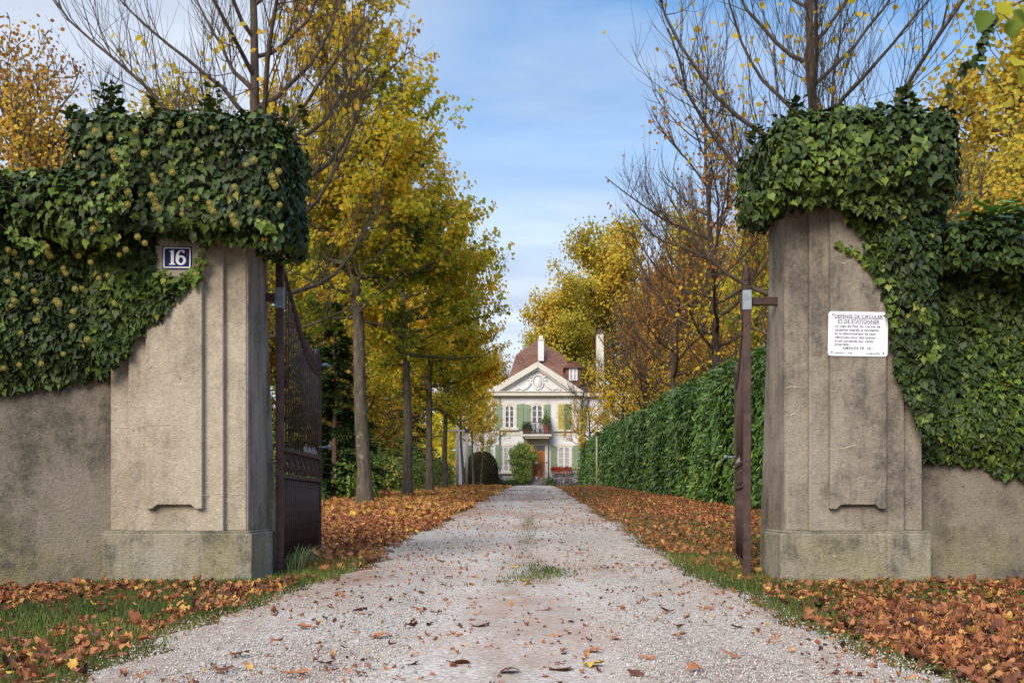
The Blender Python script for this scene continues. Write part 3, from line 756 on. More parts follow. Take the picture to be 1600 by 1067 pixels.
def gate(label, base, ang, mirror, zk=1.0, hz_=2.06):
    rng = random.Random(5 if mirror else 4)
    t = thing('iron_gate', label, 'gate', base)
    s = -1 if mirror else 1           # which face carries the ornament towards the drive
    iron = MAT['iron']
    L = 1.8
    top = [(.03, 2.36), (.12, 2.345), (.27, 2.28), (.40, 2.205), (.53, 2.12), (.75, 1.99), (.9, 1.905), (1.02, 1.845), (1.18, 1.795), (1.34, 1.765), (1.55, 1.742), (1.69, 1.737), (1.8, 1.76)]
    tz = lambda x: float(np.interp(x, [a for a, _ in top], [b for _, b in top]))
    B = lambda m, n, mat=iron, sm=False, par=t, bev=0: m.build(n, mat, par, sm, bev, world=False)
    p = MB().box(-.028, .028, -.028, .028, -.06, 2.36)
    p.lathe([(.026, 2.36), (.03, 2.375), (.02, 2.39), (.026, 2.42), (.022, 2.5), (.008, 2.53)], k=8)
    post = B(p, 'hinge_post', bev=.004)
    MB().box(-.034, .034, -.034, .034, hz_/zk-.08, hz_/zk+.08).build('collar', MAT['zinc'], post, bevel=.004, world=False)
    m = MB().box(L-.02, L+.02, -.018, .018, .05, 1.86)
    B(m, 'end_stile', bev=.003)
    for z, n in ((.09, 'bottom_rail'), (.75, 'lower_mid_rail'), (.96, 'upper_mid_rail')):
        B(MB().box(.03, L-.02, -.016, .016, z-.016, z+.016), n, bev=.003)
    B(MB().tube([(x, 0, z) for x, z in top], .017, 6), 'curved_top_rail', sm=True)
    nb = 17
    proto_u = None
    for i in range(1, nb):
        x = .03+(L-.05)*i/nb
        B(MB().tube([(x, 0, .97), (x, 0, tz(x))], .0068, 6), 'bar', sm=True)
    lo = B(MB().tube([(0, 0, .1), (0, 0, .74)], .0075, 6), 'bar', sm=True); lo.location.x = .03+(L-.05)/(2*nb)
    for i in range(1, 22):
        c = lo.copy(); COL.objects.link(c); c.parent = t; c.location.x = .03+(L-.05)*(i+.6)/22.3
    def spiral(cx, cz, r0, turns, a0, sgn, n=22):
        return [(cx+r0*(1-.8*i/n)*math.cos(a0+sgn*turns*6.283*i/n), 0, cz+r0*(1-.8*i/n)*math.sin(a0+sgn*turns*6.283*i/n)) for i in range(n+1)]
    m = MB(); w = .245
    m.tube(spiral(.056, .06, .055, 1.1, -1.57, 1), .008, 5); m.tube(spiral(-.056, .06, .055, 1.1, -1.57, -1), .008, 5)
    m.tube(spiral(.05, -.045, .045, 1.1, 1.57, -1), .008, 5); m.tube(spiral(-.05, -.045, .045, 1.1, 1.57, 1), .008, 5)
    m.ball((0, 0, .01), (.022, .016, .05))
    pr = B(m, 'scroll', sm=True); pr.location = (.03+w*.52, 0, .855)
    for i in range(1, 7):
        c = pr.copy(); COL.objects.link(c); c.parent = t; c.location = (.03+w*(i+.52), 0, .855)
    # crest of acanthus scrolls riding on the curved rail
    m = MB()
    m.tube(spiral(1.66, 1.86, .10, 1.7, -1.3, 1, 30), [.022]*31, 6)
    for i in range(15):
        x = .45+1.15*i/14; z = tz(x)+.03+.055*(i/14); r = .02+.028*(i/14)
        m.ball((x+rng.uniform(-.01, .01), 0, z), (r, .018, r*1.3), 7, 4)
        m.tube(spiral(x, z+r, r*1.1, .9, rng.uniform(0, 3), 1, 10), .007, 4)
    m.tube([(x, 0, tz(x)+.03) for x in np.linspace(.42, 1.7, 16)], .014, 5)
    B(m, 'crest_scroll', sm=True)
    m = MB()
    for i in range(9):
        x = 1.05+.07*i; m.tube(spiral(x, 1.0+.02*(i % 2), .028, 1, 1.2*i, 1, 9), .006, 4); m.ball((x, .0, 1.0), (.014, .012, .03), 6, 4)
    m.tube([(1.02, 0, .985), (1.35, 0, .99), (1.66, 0, .985)], .012, 5)
    B(m, 'leaf_ornament', simple('flaking_pale_paint', (.22, .19, .19), .6, .3, 0, .6, 30), True)
    m = MB().tube([(L, -s*.02, 1.82), (L+.05, -s*.05, 1.84), (L+.09, -s*.09, 1.82)], .014, 6)
    if not mirror: B(m, 'latch', MAT['zinc'], True)
    m = MB().tube([(L-.02, -s*.0, 1.06), (L-.02, -s*.09, 1.06)], .01, 6); m.ball((L-.02, -s*.095, 1.06), .022)
    B(m, 'handle', MAT['zinc'], True)
    t.rotation_euler = (0, 0, ang); t.scale = (1, 1, zk)
    return t

def build_gates():
    a = gate('open iron gate leaf with scrolled crest seen broadside, hung on the numbered pillar', (-1.95, 8.05, .0), math.atan2(1.59, -.06), False, 1.0, 2.10)
    b = gate('open iron gate leaf seen almost edge-on beside the clipped hedge', (1.545, 7.72, .0), math.atan2(1.6, .235), True, .9, 2.02)
    for t, xs, y, hz_ in ((a, (-2.045, -1.98), 8.0, 2.10), (b, (1.57, 1.775), 7.74, 2.02)):
        m = MB().box(xs[0], xs[1], y-.015, y+.04, hz_-.028, hz_+.028)
        o = m.build('hinge_bracket', MAT['iron'], None, bevel=.003)
        o.parent = t; o.matrix_parent_inverse = (Matrix.Translation(t.location) @ Matrix.Rotation(t.rotation_euler.z, 4, 'Z') @ Matrix.Diagonal((1, 1, t.scale.z, 1))).inverted()
# ------------------------------------------------------------------ ivy
def inside(poly, x, y):
    poly = np.asarray(poly); r = np.zeros(len(x), bool); n = len(poly)
    for i in range(n):
        x0, y0 = poly[i]; x1, y1 = poly[(i+1) % n]
        c = ((y0 > y) != (y1 > y)) & (x < (x1-x0)*(y-y0)/(y1-y0+1e-12)+x0)
        r ^= c
    return r
def pdist(poly, x, y):
    poly = np.asarray(poly); d = np.full(len(x), 1e9); n = len(poly)
    for i in range(n):
        a = poly[i]; b = poly[(i+1) % n]; ab = b-a
        t = np.clip(((x-a[0])*ab[0]+(y-a[1])*ab[1])/(ab@ab+1e-12), 0, 1)
        d = np.minimum(d, np.hypot(x-a[0]-t*ab[0], y-a[1]-t*ab[1]))
    return d

def box_cloud(rng, n, lo, hi, r, nz, amp=.05, sides=('f', 't', 'l', 'r', 'b')):
    lo, hi = np.array(lo, float), np.array(hi, float); e = hi-lo
    ar = {'f': e[0]*e[2], 't': e[0]*e[1], 'l': e[1]*e[2], 'r': e[1]*e[2], 'b': e[0]*e[1]*.6}
    w = np.array([ar[s] for s in sides]); k = rng.choice(len(sides), n, p=w/w.sum())
    p = lo+e*rng.uniform(0, 1, (n, 3))
    for i, s in enumerate(sides):
        q = k == i
        if s == 'f': p[q, 1] = lo[1]
        if s == 't': p[q, 2] = hi[2]
        if s == 'l': p[q, 0] = lo[0]
        if s == 'r': p[q, 0] = hi[0]
        if s == 'b': p[q, 2] = lo[2]
    c = np.clip(p, lo+r, hi-r); nn = nrm(p-c+1e-9)
    p = c+nn*r
    lay = rng.choice([0, .05, .11], n, p=[.5, .3, .2])
    p = p+nn*(amp*nz(p)[:, None]-lay[:, None]+rng.normal(0, .018, (n, 1)))
    return p, nn, lay

def sheet_cloud(rng, n, poly_px, d_ref, base, thick, nz):
    """leaves over a part of the wall; poly measured in photo pixels"""
    poly = np.array([(P(px, py, d_ref)[0], P(px, py, d_ref)[2]) for px, py in poly_px])
    lo, hi = poly.min(0), poly.max(0)
    x = rng.uniform(lo[0], hi[0], n*2); z = rng.uniform(lo[1], hi[1], n*2)
    k = inside(poly, x, z); x, z = x[k][:n], z[k][:n]
    def T(x, z):
        pp = np.c_[x, 0*x, z]
        return thick*sstep(-.02, .28, pdist(poly, x, z))*(.75+.3*nz(pp))+.035
    t = T(x, z); e = .03
    gx = (T(x+e, z)-t)/e; gz_ = (T(x, z+e)-t)/e
    nn = nrm(np.c_[-gx, -np.ones(len(x)), -gz_])
    lay = rng.choice([0, .05, .1], len(x), p=[.55, .3, .15])
    y = base(x)-np.maximum(t-lay, .015)-rng.uniform(0, .02, len(x))
    return np.c_[x, y, z], nn, lay

def ivy(label, loc, clouds, seed, shoots, flowers, runners, clear=None):
    rng = np.random.default_rng(seed); r = random.Random(seed)
    t = thing('ivy', label, 'ivy', loc)
    p = np.concatenate([c[0] for c in clouds]); n = np.concatenate([c[1] for c in clouds]); lay = np.concatenate([c[2] for c in clouds])
    if clear is not None:
        k = (p[:, 0] > clear[0]) & (p[:, 0] < clear[1]) & (p[:, 2] > clear[2]) & (p[:, 2] < clear[3])
        p, n, lay = p[~k], n[~k], lay[~k]
    N = len(p); nzt = Noise(seed+5, 4)
    nor = nrm(n+rng.normal(0, .34, (N, 3))+np.array([0, -.1, .38])); tip = np.array([0, -.1, -1.0])+rng.normal(0, .5, (N, 3))+n*.15
    size = rng.beta(2, 2.2, N)*.048+.026*np.where(rng.uniform(size=N) < .12, 1.25, 1)
    ti = np.clip(.50+.13*nzt(p)+rng.normal(0, .17, N), 0, .9); ti[rng.uniform(size=N) < .006] = .95; ti[rng.uniform(size=N) < .0006] = 1
    leaves('foliage', 'ivy', p, tip, nor, size, ti, MAT['ivy'], rng, t, .14, rng.uniform(.78, 1.05, N))
    # upright flowering shoots on the crest: each stem with its leaves
    for (x, y, z, h) in shoots:
        bend = r.uniform(-.08, .08)
        path = [Vector((x, y, z-.1)), Vector((x+bend*.3, y, z+h*.5)), Vector((x+bend, y, z+h))]
        st = MB().tube(path, [.006, .004, .002], 5).build('shoot', MAT['twig'], t)
        k = int(22+h*50); u = rng.uniform(.15, 1, k)
        pos = np.array([np.array(path[0])*(1-a)+np.array(path[2])*a for a in u])+rng.normal(0, .008, (k, 3)); a = rng.uniform(0, 6.28, k)
        out = np.c_[np.cos(a), np.sin(a), .2+0*a]
        pos = pos+out*.025
        leaves('shoot_leaves', 'ivy', pos, out, np.c_[-np.cos(a)*.4, -np.sin(a)*.4, 1+0*a]+rng.normal(0, .3, (k, 3)), rng.uniform(.035, .065, k), np.clip(rng.normal(.55, .2, k), 0, .94), MAT['ivy'], rng, st, .1)
    # pale young runners
    for pts in runners:
        path = [Vector(q) for q in pts]
        st = MB().tube(path, .003, 4).build('runner', MAT['twig'], t)
        k = 14*len(path); u = rng.uniform(0, len(path)-1.001, k)
        pos = np.array([np.array(path[int(a)].lerp(path[int(a)+1], a-int(a))) for a in u])+rng.normal(0, .02, (k, 3))-np.array([0, .02, 0])
        leaves('runner_leaves', 'ivy', pos, np.array([0, -.2, -1])+rng.normal(0, .6, (k, 3)), np.array([0, -1, .3])+rng.normal(0, .4, (k, 3)), rng.uniform(.03, .055, k), np.clip(rng.normal(.82, .07, k), 0, .94), MAT['ivy'], rng, st, .1)
    # globes of flower buds
    if flowers:
        protos = []
        for v in range(4):
            m = MB()
            for j in range([1, 1, 3, 4][v]):
                c = (r.gauss(0, .03)*(j > 0), r.gauss(0, .012)*(j > 0), r.gauss(0, .025)*(j > 0)); R = .019
                m.ball(c, R*.62, 7, 5)
                for q in range(34):
                    a = 2.39996*q; zz = 1-2*(q+.5)/34; rr = math.sqrt(1-zz*zz)
                    m.ball((c[0]+R*rr*math.cos(a), c[1]+R*rr*math.sin(a), c[2]+R*zz), .0042, 4, 3)
                m.tube([Vector(c), Vector((c[0], c[1]+.05, c[2]-.03))], .002, 4)
            me = m.build('flower_head', MAT['flower'], None); protos.append(me.data); bpy.data.objects.remove(me)
        for q, v in flowers:
            o = bpy.data.objects.new('flower_head', protos[v]); COL.objects.link(o); o.parent = t
            o.location = Vector(q)-Vector(loc); s = r.uniform(.7, 1.1); o.scale = (s, s, s); o.rotation_euler = (0, 0, r.uniform(-.6, .6))
    return t

def build_ivy():
    rng = np.random.default_rng(41); nz = Noise(42, 5.0)
    # flowering ivy over the numbered pillar
    baseL = lambda x: np.where(x > -3.06, 7.43, 7.6+.333*(x+3.02))
    cap = box_cloud(rng, 10500, (-3.14, 7.12, 2.40), (-1.75, 8.25, 3.20), .09, nz, .045)
    shoulder = box_cloud(rng, 2400, (-3.3, 7.0, 2.25), (-2.75, 7.6, 2.74), .16, nz, .06, ('f', 't', 'l', 'b'))
    wallcap = box_cloud(rng, 13000, (-6.8, 7.12, 2.3), (-3.0, 8.1, 2.74), .18, nz, .06, ('f', 't', 'b'))
    wallcap[0][:, 1] += .333*(wallcap[0][:, 0]+3.02)
    sheet = sheet_cloud(rng, 31000, [(-800, 300), (60, 292), (240, 300), (240, 374), (238, 384), (238, 424), (300, 436), (268, 468), (250, 492), (206, 524), (182, 566), (168, 576), (100, 596), (0, 610), (-200, 640), (-420, 610), (-600, 700), (-800, 640)], 7.35, baseL, .2, nz)
    fringe = sheet_cloud(rng, 260, [(258, 350), (450, 360), (440, 390), (400, 382), (330, 376), (318, 392), (312, 372), (258, 370)], 7.3, lambda x: 7.32+0*x, .08, nz)
    fl = []
    r = random.Random(7)
    spots = [(218, 232), (236, 178), (150, 205), (130, 240), (255, 205), (285, 195), (330, 200), (366, 292), (388, 258), (270, 270), (285, 312), (310, 310), (285, 335), (225, 240), (160, 275), (200, 300),
             (370, 350), (400, 318), (430, 290), (436, 268), (440, 320), (350, 240), (393, 250), (235, 305), (110, 358), (145, 358), (150, 350), (190, 398), (195, 390), (80, 400), (75, 385), (60, 360), (40, 350),
             (30, 430), (40, 450), (55, 455), (85, 470), (88, 475), (65, 380), (120, 452), (128, 450), (135, 455), (180, 475), (176, 472), (153, 435), (100, 428), (20, 470), (18, 478), (60, 470), (115, 487), (116, 510),
             (30, 570), (68, 568), (100, 553), (5, 575), (10, 390), (22, 395), (90, 335), (215, 370), (230, 380), (200, 320), (245, 325), (140, 300), (170, 310), (75, 300), (40, 335), (15, 330), (120, 400), (50, 410),
             (10, 440), (140, 410), (165, 430), (135, 230), (175, 215), (310, 235), (330, 330), (245, 285), (185, 250), (210, 205), (122, 262), (25, 300), (60, 315), (55, 500), (140, 530), (30, 520)]
    for px, py in spots:
        d = 7.02 if (px > 110 and py < 380) else 7.14
        fl.append((P(px+r.uniform(-4, 4), py, d-r.uniform(.0, .06)), r.choice([0, 0, 0, 1, 1, 2])))
    sh = []
    for px, h in ((142, .30), (162, .36), (175, .3), (215, .32), (305, .22), (316, .3), (300, .2), (330, .18), (120, .14), (250, .12), (190, .15), (385, .12), (440, .15), (455, .12), (350, .12), (400, .14), (275, .12)):
        x, y, z = P(px, 190, 7.35); sh.append((x, 7.35+r.uniform(-.1, .4), 3.16+r.uniform(-.03, .04), h*1.0))
    for px in (15, 60, 100, -20):
        x, y, z = P(px, 300, 7.2); sh.append((x, 7.2, 2.66, .14))
    run = [[P(205, 215, 6.98), P(196, 240, 6.95), P(190, 270, 6.95), P(184, 300, 6.98)], [P(-10, 345, 7.0), P(30, 372, 6.98), P(70, 388, 7.0)], [P(240, 428, 7.36), P(275, 436, 7.37), P(308, 428, 7.38), P(318, 400, 7.4)],
           [P(410, 348, 6.98), P(430, 362, 6.98)], [P(300, 440, 7.38), P(318, 422, 7.39)], [P(95, 310, 7.0), P(150, 320, 6.98), P(200, 326, 7.0)]]
    ivy('dark green ivy dotted with yellowish flower globes, mounded over the numbered pillar', (-3.0, 7.4, 2.6), [cap, shoulder, wallcap, sheet, fringe], 43, sh, fl, run, (-2.66, -2.40, 2.17, 2.385))
    # plain ivy over the other pillar
    nz = Noise(52, 5.0)
    baseR = lambda x: np.where(x < 2.75, 7.42, 7.66)
    cap = box_cloud(rng, 10000, (1.59, 7.12, 2.66), (2.88, 8.2, 3.20), .09, nz, .045)
    hang = box_cloud(rng, 650, (1.55, 7.1, 2.53), (1.72, 7.5, 2.78), .10, nz, .05, ('f', 'l', 'b', 'r'))
    wallcap = box_cloud(rng, 13000, (2.75, 7.18, 2.1), (7.2, 8.1, 2.50), .16, nz, .05, ('f', 't', 'b'))
    sheet = sheet_cloud(rng, 33000, [(1285, 268), (1500, 268), (1500, 330), (2450, 330), (2420, 600), (2300, 640), (2180, 735), (2020, 700), (1900, 770), (1760, 745), (1590, 742), (1560, 722), (1500, 716), (1462, 712), (1446, 680), (1436, 650), (1412, 600), (1398, 560), (1396, 500), (1380, 445), (1358, 410), (1352, 372), (1325, 335), (1300, 305)], 7.35, baseR, .17, nz)
    fringe = sheet_cloud(rng, 380, [(1165, 300), (1520, 300), (1400, 340), (1318, 322), (1290, 312), (1210, 318), (1185, 345), (1168, 330)], 7.2, lambda x: 7.24+0*x, .08, nz)
    r = random.Random(8); sh = []
    for px, h in ((1395, .2), (1404, .26), (1412, .22), (1190, .15), (1215, .14), (1250, .15), (1235, .2), (1330, .1), (1360, .12), (1440, .12), (1480, .12), (1300, .1), (1455, .1), (1270, .12)):
        x, y, z = P(px, 190, 7.35); sh.append((x, 7.3+r.uniform(-.1, .3), 3.16+r.uniform(-.03, .04), h*.85))
    for px in (1520, 1560, 1590):
        x, y, z = P(px, 335, 7.3); sh.append((x, 7.3, 2.42, .12))
    run = [[P(1303, 376, 7.42), P(1325, 390, 7.41), P(1350, 408, 7.4), P(1375, 440, 7.38)], [P(1440, 215, 6.98), P(1425, 240, 6.96), P(1405, 265, 6.98)], [P(1440, 480, 7.2), P(1460, 540, 7.18), P(1455, 560, 7.18)],
           [P(1335, 210, 6.98), P(1332, 240, 6.96), P(1340, 270, 6.98)], [P(1300, 318, 7.36), P(1330, 338, 7.35), P(1352, 360, 7.36)], [P(1358, 380, 7.36), P(1380, 410, 7.36), P(1392, 470, 7.36), P(1400, 520, 7.36)]]
    ivy('plain dark green ivy without flowers, hanging round the white notice and over the grey pillar', (2.8, 7.5, 2.6), [cap, hang, wallcap, sheet, fringe], 53, sh, [], run)

# ------------------------------------------------------------------ hedge and shrubs
def build_hedge():
    rng = np.random.default_rng(61); nz = Noise(62, 1.5); nz2 = Noise(63, 4)
    t = thing('laurel_hedge', 'long glossy green clipped hedge running from the gate to the house', 'hedge', (4.6, 30, 0))
    Y0, Y1 = 9.2, 77.0
    def front(y): return 4.0-.0115*(y-18)
    H = 2.86
    n = 46000
    # density falls with distance
    y = Y0*(Y1/Y0)**rng.uniform(0, 1, n)
    k = rng.uniform(size=n)
    face = k < .80
    x = np.where(face, front(y), front(y)+rng.uniform(0, 1.3, n)); z = np.where(face, rng.uniform(0.02, H, n), H)
    # rounded shoulder
    nn = np.where(face[:, None], np.array([[-1.0, 0, .1]]), np.array([[0, 0, 1.0]]))
    sh = face & (z > H-.25); nn[sh] = nrm(np.array([-1, 0, .8])); x[sh] += (z[sh]-(H-.25))**2*2
    pp = np.c_[x, y, z]
    b = .10*nz(pp)+.05*nz2(pp)
    lay = rng.choice([0, .07, .15], n, p=[.55, .3, .15])
    pp = pp+nn*(b-lay)[:, None]+rng.normal(0, .03, (n, 3)); pp[:, 2] += gz(4.2, y)+np.where(face, 0, rng.exponential(.05, n))
    end = 900
    e = np.c_[rng.uniform(4.0, 5.3, end), np.full(end, Y0)+rng.normal(0, .06, end), rng.uniform(0.05, H, end)]
    e[:, 2] += gz(4.2, e[:, 1]); pp = np.concatenate([pp, e]); nn = np.concatenate([nn, np.tile([[0, -1.0, .1]], (end, 1))]); N = len(pp)
    out = nrm(nn+rng.normal(0, .35, (N, 3)))
    tip = nrm(rng.normal(0, .7, (N, 3))+np.array([-.35, -.2, .35])+nn*.5)
    size = rng.uniform(.11, .185, N)*(1+np.clip((pp[:, 1]-20)/60, 0, .9))
    ti = np.clip(.56+.14*nz(pp*.9)+.08*nz2(pp)+rng.normal(0, .18, N), 0, 1)
    br = rng.uniform(size=N) < .004; ti[br] = 1
    leaves('foliage', 'lance', pp, tip, nrm(out+np.array([0, -.15, .45])), size, ti, MAT['laurel'], rng, t, .1, rng.uniform(.85, 1.25, N))
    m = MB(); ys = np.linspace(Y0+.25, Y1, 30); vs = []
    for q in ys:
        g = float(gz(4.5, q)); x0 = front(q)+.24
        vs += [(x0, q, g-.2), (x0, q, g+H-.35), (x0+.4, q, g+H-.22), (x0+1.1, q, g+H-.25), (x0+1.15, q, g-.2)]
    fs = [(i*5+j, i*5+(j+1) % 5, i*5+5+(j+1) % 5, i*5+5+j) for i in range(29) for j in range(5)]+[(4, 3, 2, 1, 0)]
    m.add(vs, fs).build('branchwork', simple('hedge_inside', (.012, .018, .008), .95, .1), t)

def bush(name, seed, n, rx, ry, rz, z0, label, cat='shrub', mat='shrub', size=(.05, .09), tb=.5, tpl='lime', group=None, lumps=14, twigs=True, loc=(0, 0), flat=.6, ts=.18):
    """a shrub: stems that carry lumps of leaves, uneven outline"""
    rng = np.random.default_rng(seed)
    root = thing(name, label, cat, (0, 0, 0), group)
    c = nrm(rng.normal(0, 1, (lumps, 3)))*rng.uniform(.35, .8, (lumps, 1))*np.array([rx, ry, rz])
    c[:, 2] = np.abs(c[:, 2])+z0 if z0 < .3 else c[:, 2]+z0+rz
    k = rng.integers(0, lumps, n); sc = rng.uniform(.28, .55, lumps)
    d = nrm(rng.normal(0, 1, (n, 3))); rr = rng.uniform(.4, 1, (n, 1))**.5
    p = c[k]+d*rr*sc[k][:, None]*np.array([rx, ry, rz*flat+rx*(1-flat)])
    p[:, 2] = np.maximum(p[:, 2], .03+rng.uniform(0, .1, n))
    ti = np.clip(tb+rng.normal(0, ts, n)+.25*(rng.uniform(-1, 1, lumps))[k], 0, 1)
    nor = nrm(d+np.array([0, -.2, .5])+rng.normal(0, .4, (n, 3))); tip = d+np.array([0, 0, -.4])+rng.normal(0, .5, (n, 3))
    leaves('foliage', tpl, p, tip, nor, rng.uniform(*size, n), ti, MAT[mat], rng, root, .1)
    if twigs:
        m = MB()
        for q in c:
            m.tube([(q[0]*.15, q[1]*.15, -.05), (q[0]*.5, q[1]*.5, q[2]*.55), tuple(q)], [.03*rx+.004, .02*rx+.003, .006], 5)
        m.build('stem', MAT['twig'], root)
    root.location = (loc[0], loc[1], float(gz(*loc))-.02)
    return root

def conifer(name, seed, H, R, n, label, loc, z0=.2, pw=.8, tb=.45, size=(.12, .2)):
    rng = np.random.default_rng(seed); root = thing(name, label, 'conifer')
    m = MB(); m.tube([(0, 0, -.1), (.03, 0, H*.5), (0, 0, H*.97)], [.012*H+.02, .008*H+.012, .008], 8)
    nb = int(H*26); u = rng.uniform(0, 1, nb)**.85; zb = z0+(H-z0)*u; az = rng.uniform(0, 6.28, nb); L = R*(1-u)**pw*rng.uniform(.7, 1.15, nb)+.12
    d = np.c_[np.cos(az), np.sin(az), .25+0*az]
    p0 = np.c_[0*zb, 0*zb, zb]
    br = grow(rng, p0, d, L, 6, -.75, .07)
    V, f = tubes(br, np.full(nb, .012), np.full(nb, .004), 4)
    np_mesh('branch_frame', V, [f], MAT['twig'], None, root)
    m.build('trunk', MAT['twig'], root)
    ii = rng.choice(nb, n, p=L/L.sum()); t = rng.uniform(.12, 1, n)
    p, tg = along(br, ii, t)
    side = nrm(np.cross(tg, np.array([0, 0, 1.0])))*rng.choice([-1, 1], (n, 1))
    tip = nrm(tg*.7+side*.7+np.array([0, 0, -.35])+rng.normal(0, .2, (n, 3)))
    nor = np.array([0, 0, 1.0])+rng.normal(0, .35, (n, 3))
    leaves('foliage', 'lance', p, tip, nor, rng.uniform(*size, n)*(.7+.5*(1-t)), np.clip(rng.normal(tb, .2, n)+.25*(t-.5), 0, 1), MAT['conifer'], rng, root, .1, np.full(n, .9))
    root.location = (loc[0], loc[1], float(gz(*loc))-.03)
    return root
# ------------------------------------------------------------------ the trees of the avenue and behind
def build_trees():
    R = random.Random(70)
    # leafy limes
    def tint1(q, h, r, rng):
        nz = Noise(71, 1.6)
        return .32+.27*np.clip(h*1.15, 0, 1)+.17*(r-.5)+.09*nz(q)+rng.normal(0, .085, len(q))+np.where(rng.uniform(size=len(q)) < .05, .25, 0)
    def sel1(q, h, r, rng): return rng.uniform(size=len(q)) < np.clip(1.25-.75*np.clip(h, 0, 1)**1.3, .2, 1)
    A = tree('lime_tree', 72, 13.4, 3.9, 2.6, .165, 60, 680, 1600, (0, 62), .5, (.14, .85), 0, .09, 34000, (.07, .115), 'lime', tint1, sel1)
    def tint2(q, h, r, rng):
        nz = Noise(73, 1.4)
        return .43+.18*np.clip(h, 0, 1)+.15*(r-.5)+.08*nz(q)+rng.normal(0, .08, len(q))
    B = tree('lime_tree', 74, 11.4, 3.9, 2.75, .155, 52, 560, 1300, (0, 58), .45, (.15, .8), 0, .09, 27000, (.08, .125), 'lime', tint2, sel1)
    def tint3(q, h, r, rng): return .56+.06*Noise(75, 1.2)(q)+rng.normal(0, .07, len(q))
    C = tree('lime_tree', 76, 7.6, 3.1, 1.9, .085, 30, 240, 500, (0, 55), .45, (.2, .6), 0, .11, 3600, (.10, .15), 'lime', tint3, None)
    g = 'lime trees of the avenue'
    set_tree(A, -3.68, 22.8, .4, 1, 'tall leafy lime with lichened trunk, first full crown beyond the scrolled gate', 'tree', g)
    b = copy_tree(B); set_tree(B, -3.63, 29.9, 1.9, .97, 'leafy golden lime standing second in its row beyond the scrolled gate', 'tree', g)
    set_tree(b, -3.75, 37.3, 4.0, .92, 'leafy golden lime with darkest trunk, third full crown in its row', 'tree', g)
    c = copy_tree(B); set_tree(c, -3.85, 44.7, 5.3, .80, 'smaller golden lime between the dark-trunked lime and the staked sapling', 'tree', g)
    c = copy_tree(C); set_tree(C, -3.75, 55.3, 1.0, 1.0, 'slim yellow-leaved young lime tied between two pale stakes', 'tree', g)
    d = copy_tree(c); set_tree(c, -3.8, 64.6, 2.6, .92, 'slim half-bare young lime in front of the clipped dome, next to the staked one', 'tree', g)
    set_tree(d, -3.75, 72.0, 4.4, .8, 'thinnest half-bare young lime in front of the house wall by the clipped dome', 'tree', g)
    # bare limes
    def tintb(q, h, r, rng): return rng.normal(.58, .07, len(q))
    def selb(q, h, r, rng): return Noise(77, 1.2)(q) > .3
    bare = tree('bare_lime_tree', 78, 11.8, 2.5, 3.7, .135, 30, 380, 2000, (8, 52), 1.15, (.22, .6), 0, .12, 900, (.08, .12), 'lime', tintb, selb, tw=(.009, .0035), spread=.03, bark='bark_dark', limb=(.009, .0115))
    bare2 = tree('bare_lime_tree', 79, 10.8, 2.8, 3.4, .14, 34, 360, 1500, (5, 55), 1.0, (.22, .6), 0, .12, 6500, (.07, .12), 'lime', lambda q, h, r, rng: np.where(h < .3, rng.normal(.58, .06, len(q)), rng.normal(.83, .06, len(q))), lambda q, h, r, rng: (Noise(80, 1.3)(q) > -.1) & (rng.uniform(size=len(q)) < np.where(h < .3, .5, .35)), tw=(.010, .004), spread=.03, bark='bark_dark', limb=(.010, .013))
    def tinty(q, h, r, rng): return rng.normal(.58, .06, len(q))
    bare3 = tree('bare_lime_tree', 81, 9.6, 2.9, 3.3, .13, 36, 380, 1200, (5, 50), .8, (.22, .6), 0, .11, 8000, (.10, .15), 'lime', tinty, lambda q, h, r, rng: (Noise(82, 1.0)(q) > -.3) & (rng.uniform(size=len(q)) < 1.1-1.6*h), tw=(.012, .005), spread=.05, bark='bark_dark', limb=(.010, .014))
    e = copy_tree(bare)
    set_tree(bare, -4.0, 15.6, .3, 1.0, 'bare lime with few yellow leaves, trunk rising behind the numbered pillar', 'tree', g)
    set_tree(e, 4.42, 16.6, 2.5, .98, 'bare lime with few yellow leaves, trunk rising behind the pillar with the notice', 'tree', g)
    f = copy_tree(bare2); f2 = copy_tree(bare2)
    set_tree(bare2, 4.45, 25.6, .8, .98, 'bare dark-limbed lime rising over the near end of the hedge, beside the edge-on gate', 'tree', g)
    set_tree(f, 4.45, 34.5, 2.9, .92, 'bare dark-limbed lime rising over the middle of the hedge', 'tree', g)
    h = copy_tree(bare3)
    set_tree(bare3, 4.5, 55.5, .5, .95, 'half-bare lime with yellow low leaves over the far half of the hedge', 'tree', g)
    set_tree(h, 3.95, 71, 2.2, .80, 'half-bare yellow lime by the hedge end, in front of the house corner', 'tree', g)
    bpy.data.objects.remove(f2) if False else set_tree(f2, 4.6, 45, 4.6, .85, 'bare lime farther down the hedge, with the house chimney beside it', 'tree', g)
    # ---- backdrop trees
    def bg(seed, H, cb, Rr, n, lo, hi, tb, ts, size, mat='leaf', n1=40, n2=300, dens=None, prof=(.3, .45), tr=.25, spread=.35):
        def ti(q, hh, r, rng): return tb+.09*Noise(seed+9, .8)(q)+ts*rng.normal(0, 1, len(q))+.06*(hh-.5)
        return tree('broadleaf_tree', seed, H, cb, Rr, tr, n1, n2, 0, (lo, hi), .5, prof, 0, .10, n, size, 'clump', ti, dens, mat, (.05, .02), spread)
    gold = bg(90, 17, 3.5, 6.0, 32000, 15, 60, .42, .07, (.12, .22), 'leaf_dull')
    rust = bg(91, 14, 2.0, 4.5, 24000, 20, 65, .74, .08, (.08, .16), 'leaf_dull', n2=420, tr=.2, spread=.3)
    olive = bg(92, 14, 2.5, 4.2, 22000, 15, 65, .36, .06, (.11, .2), tr=.22)
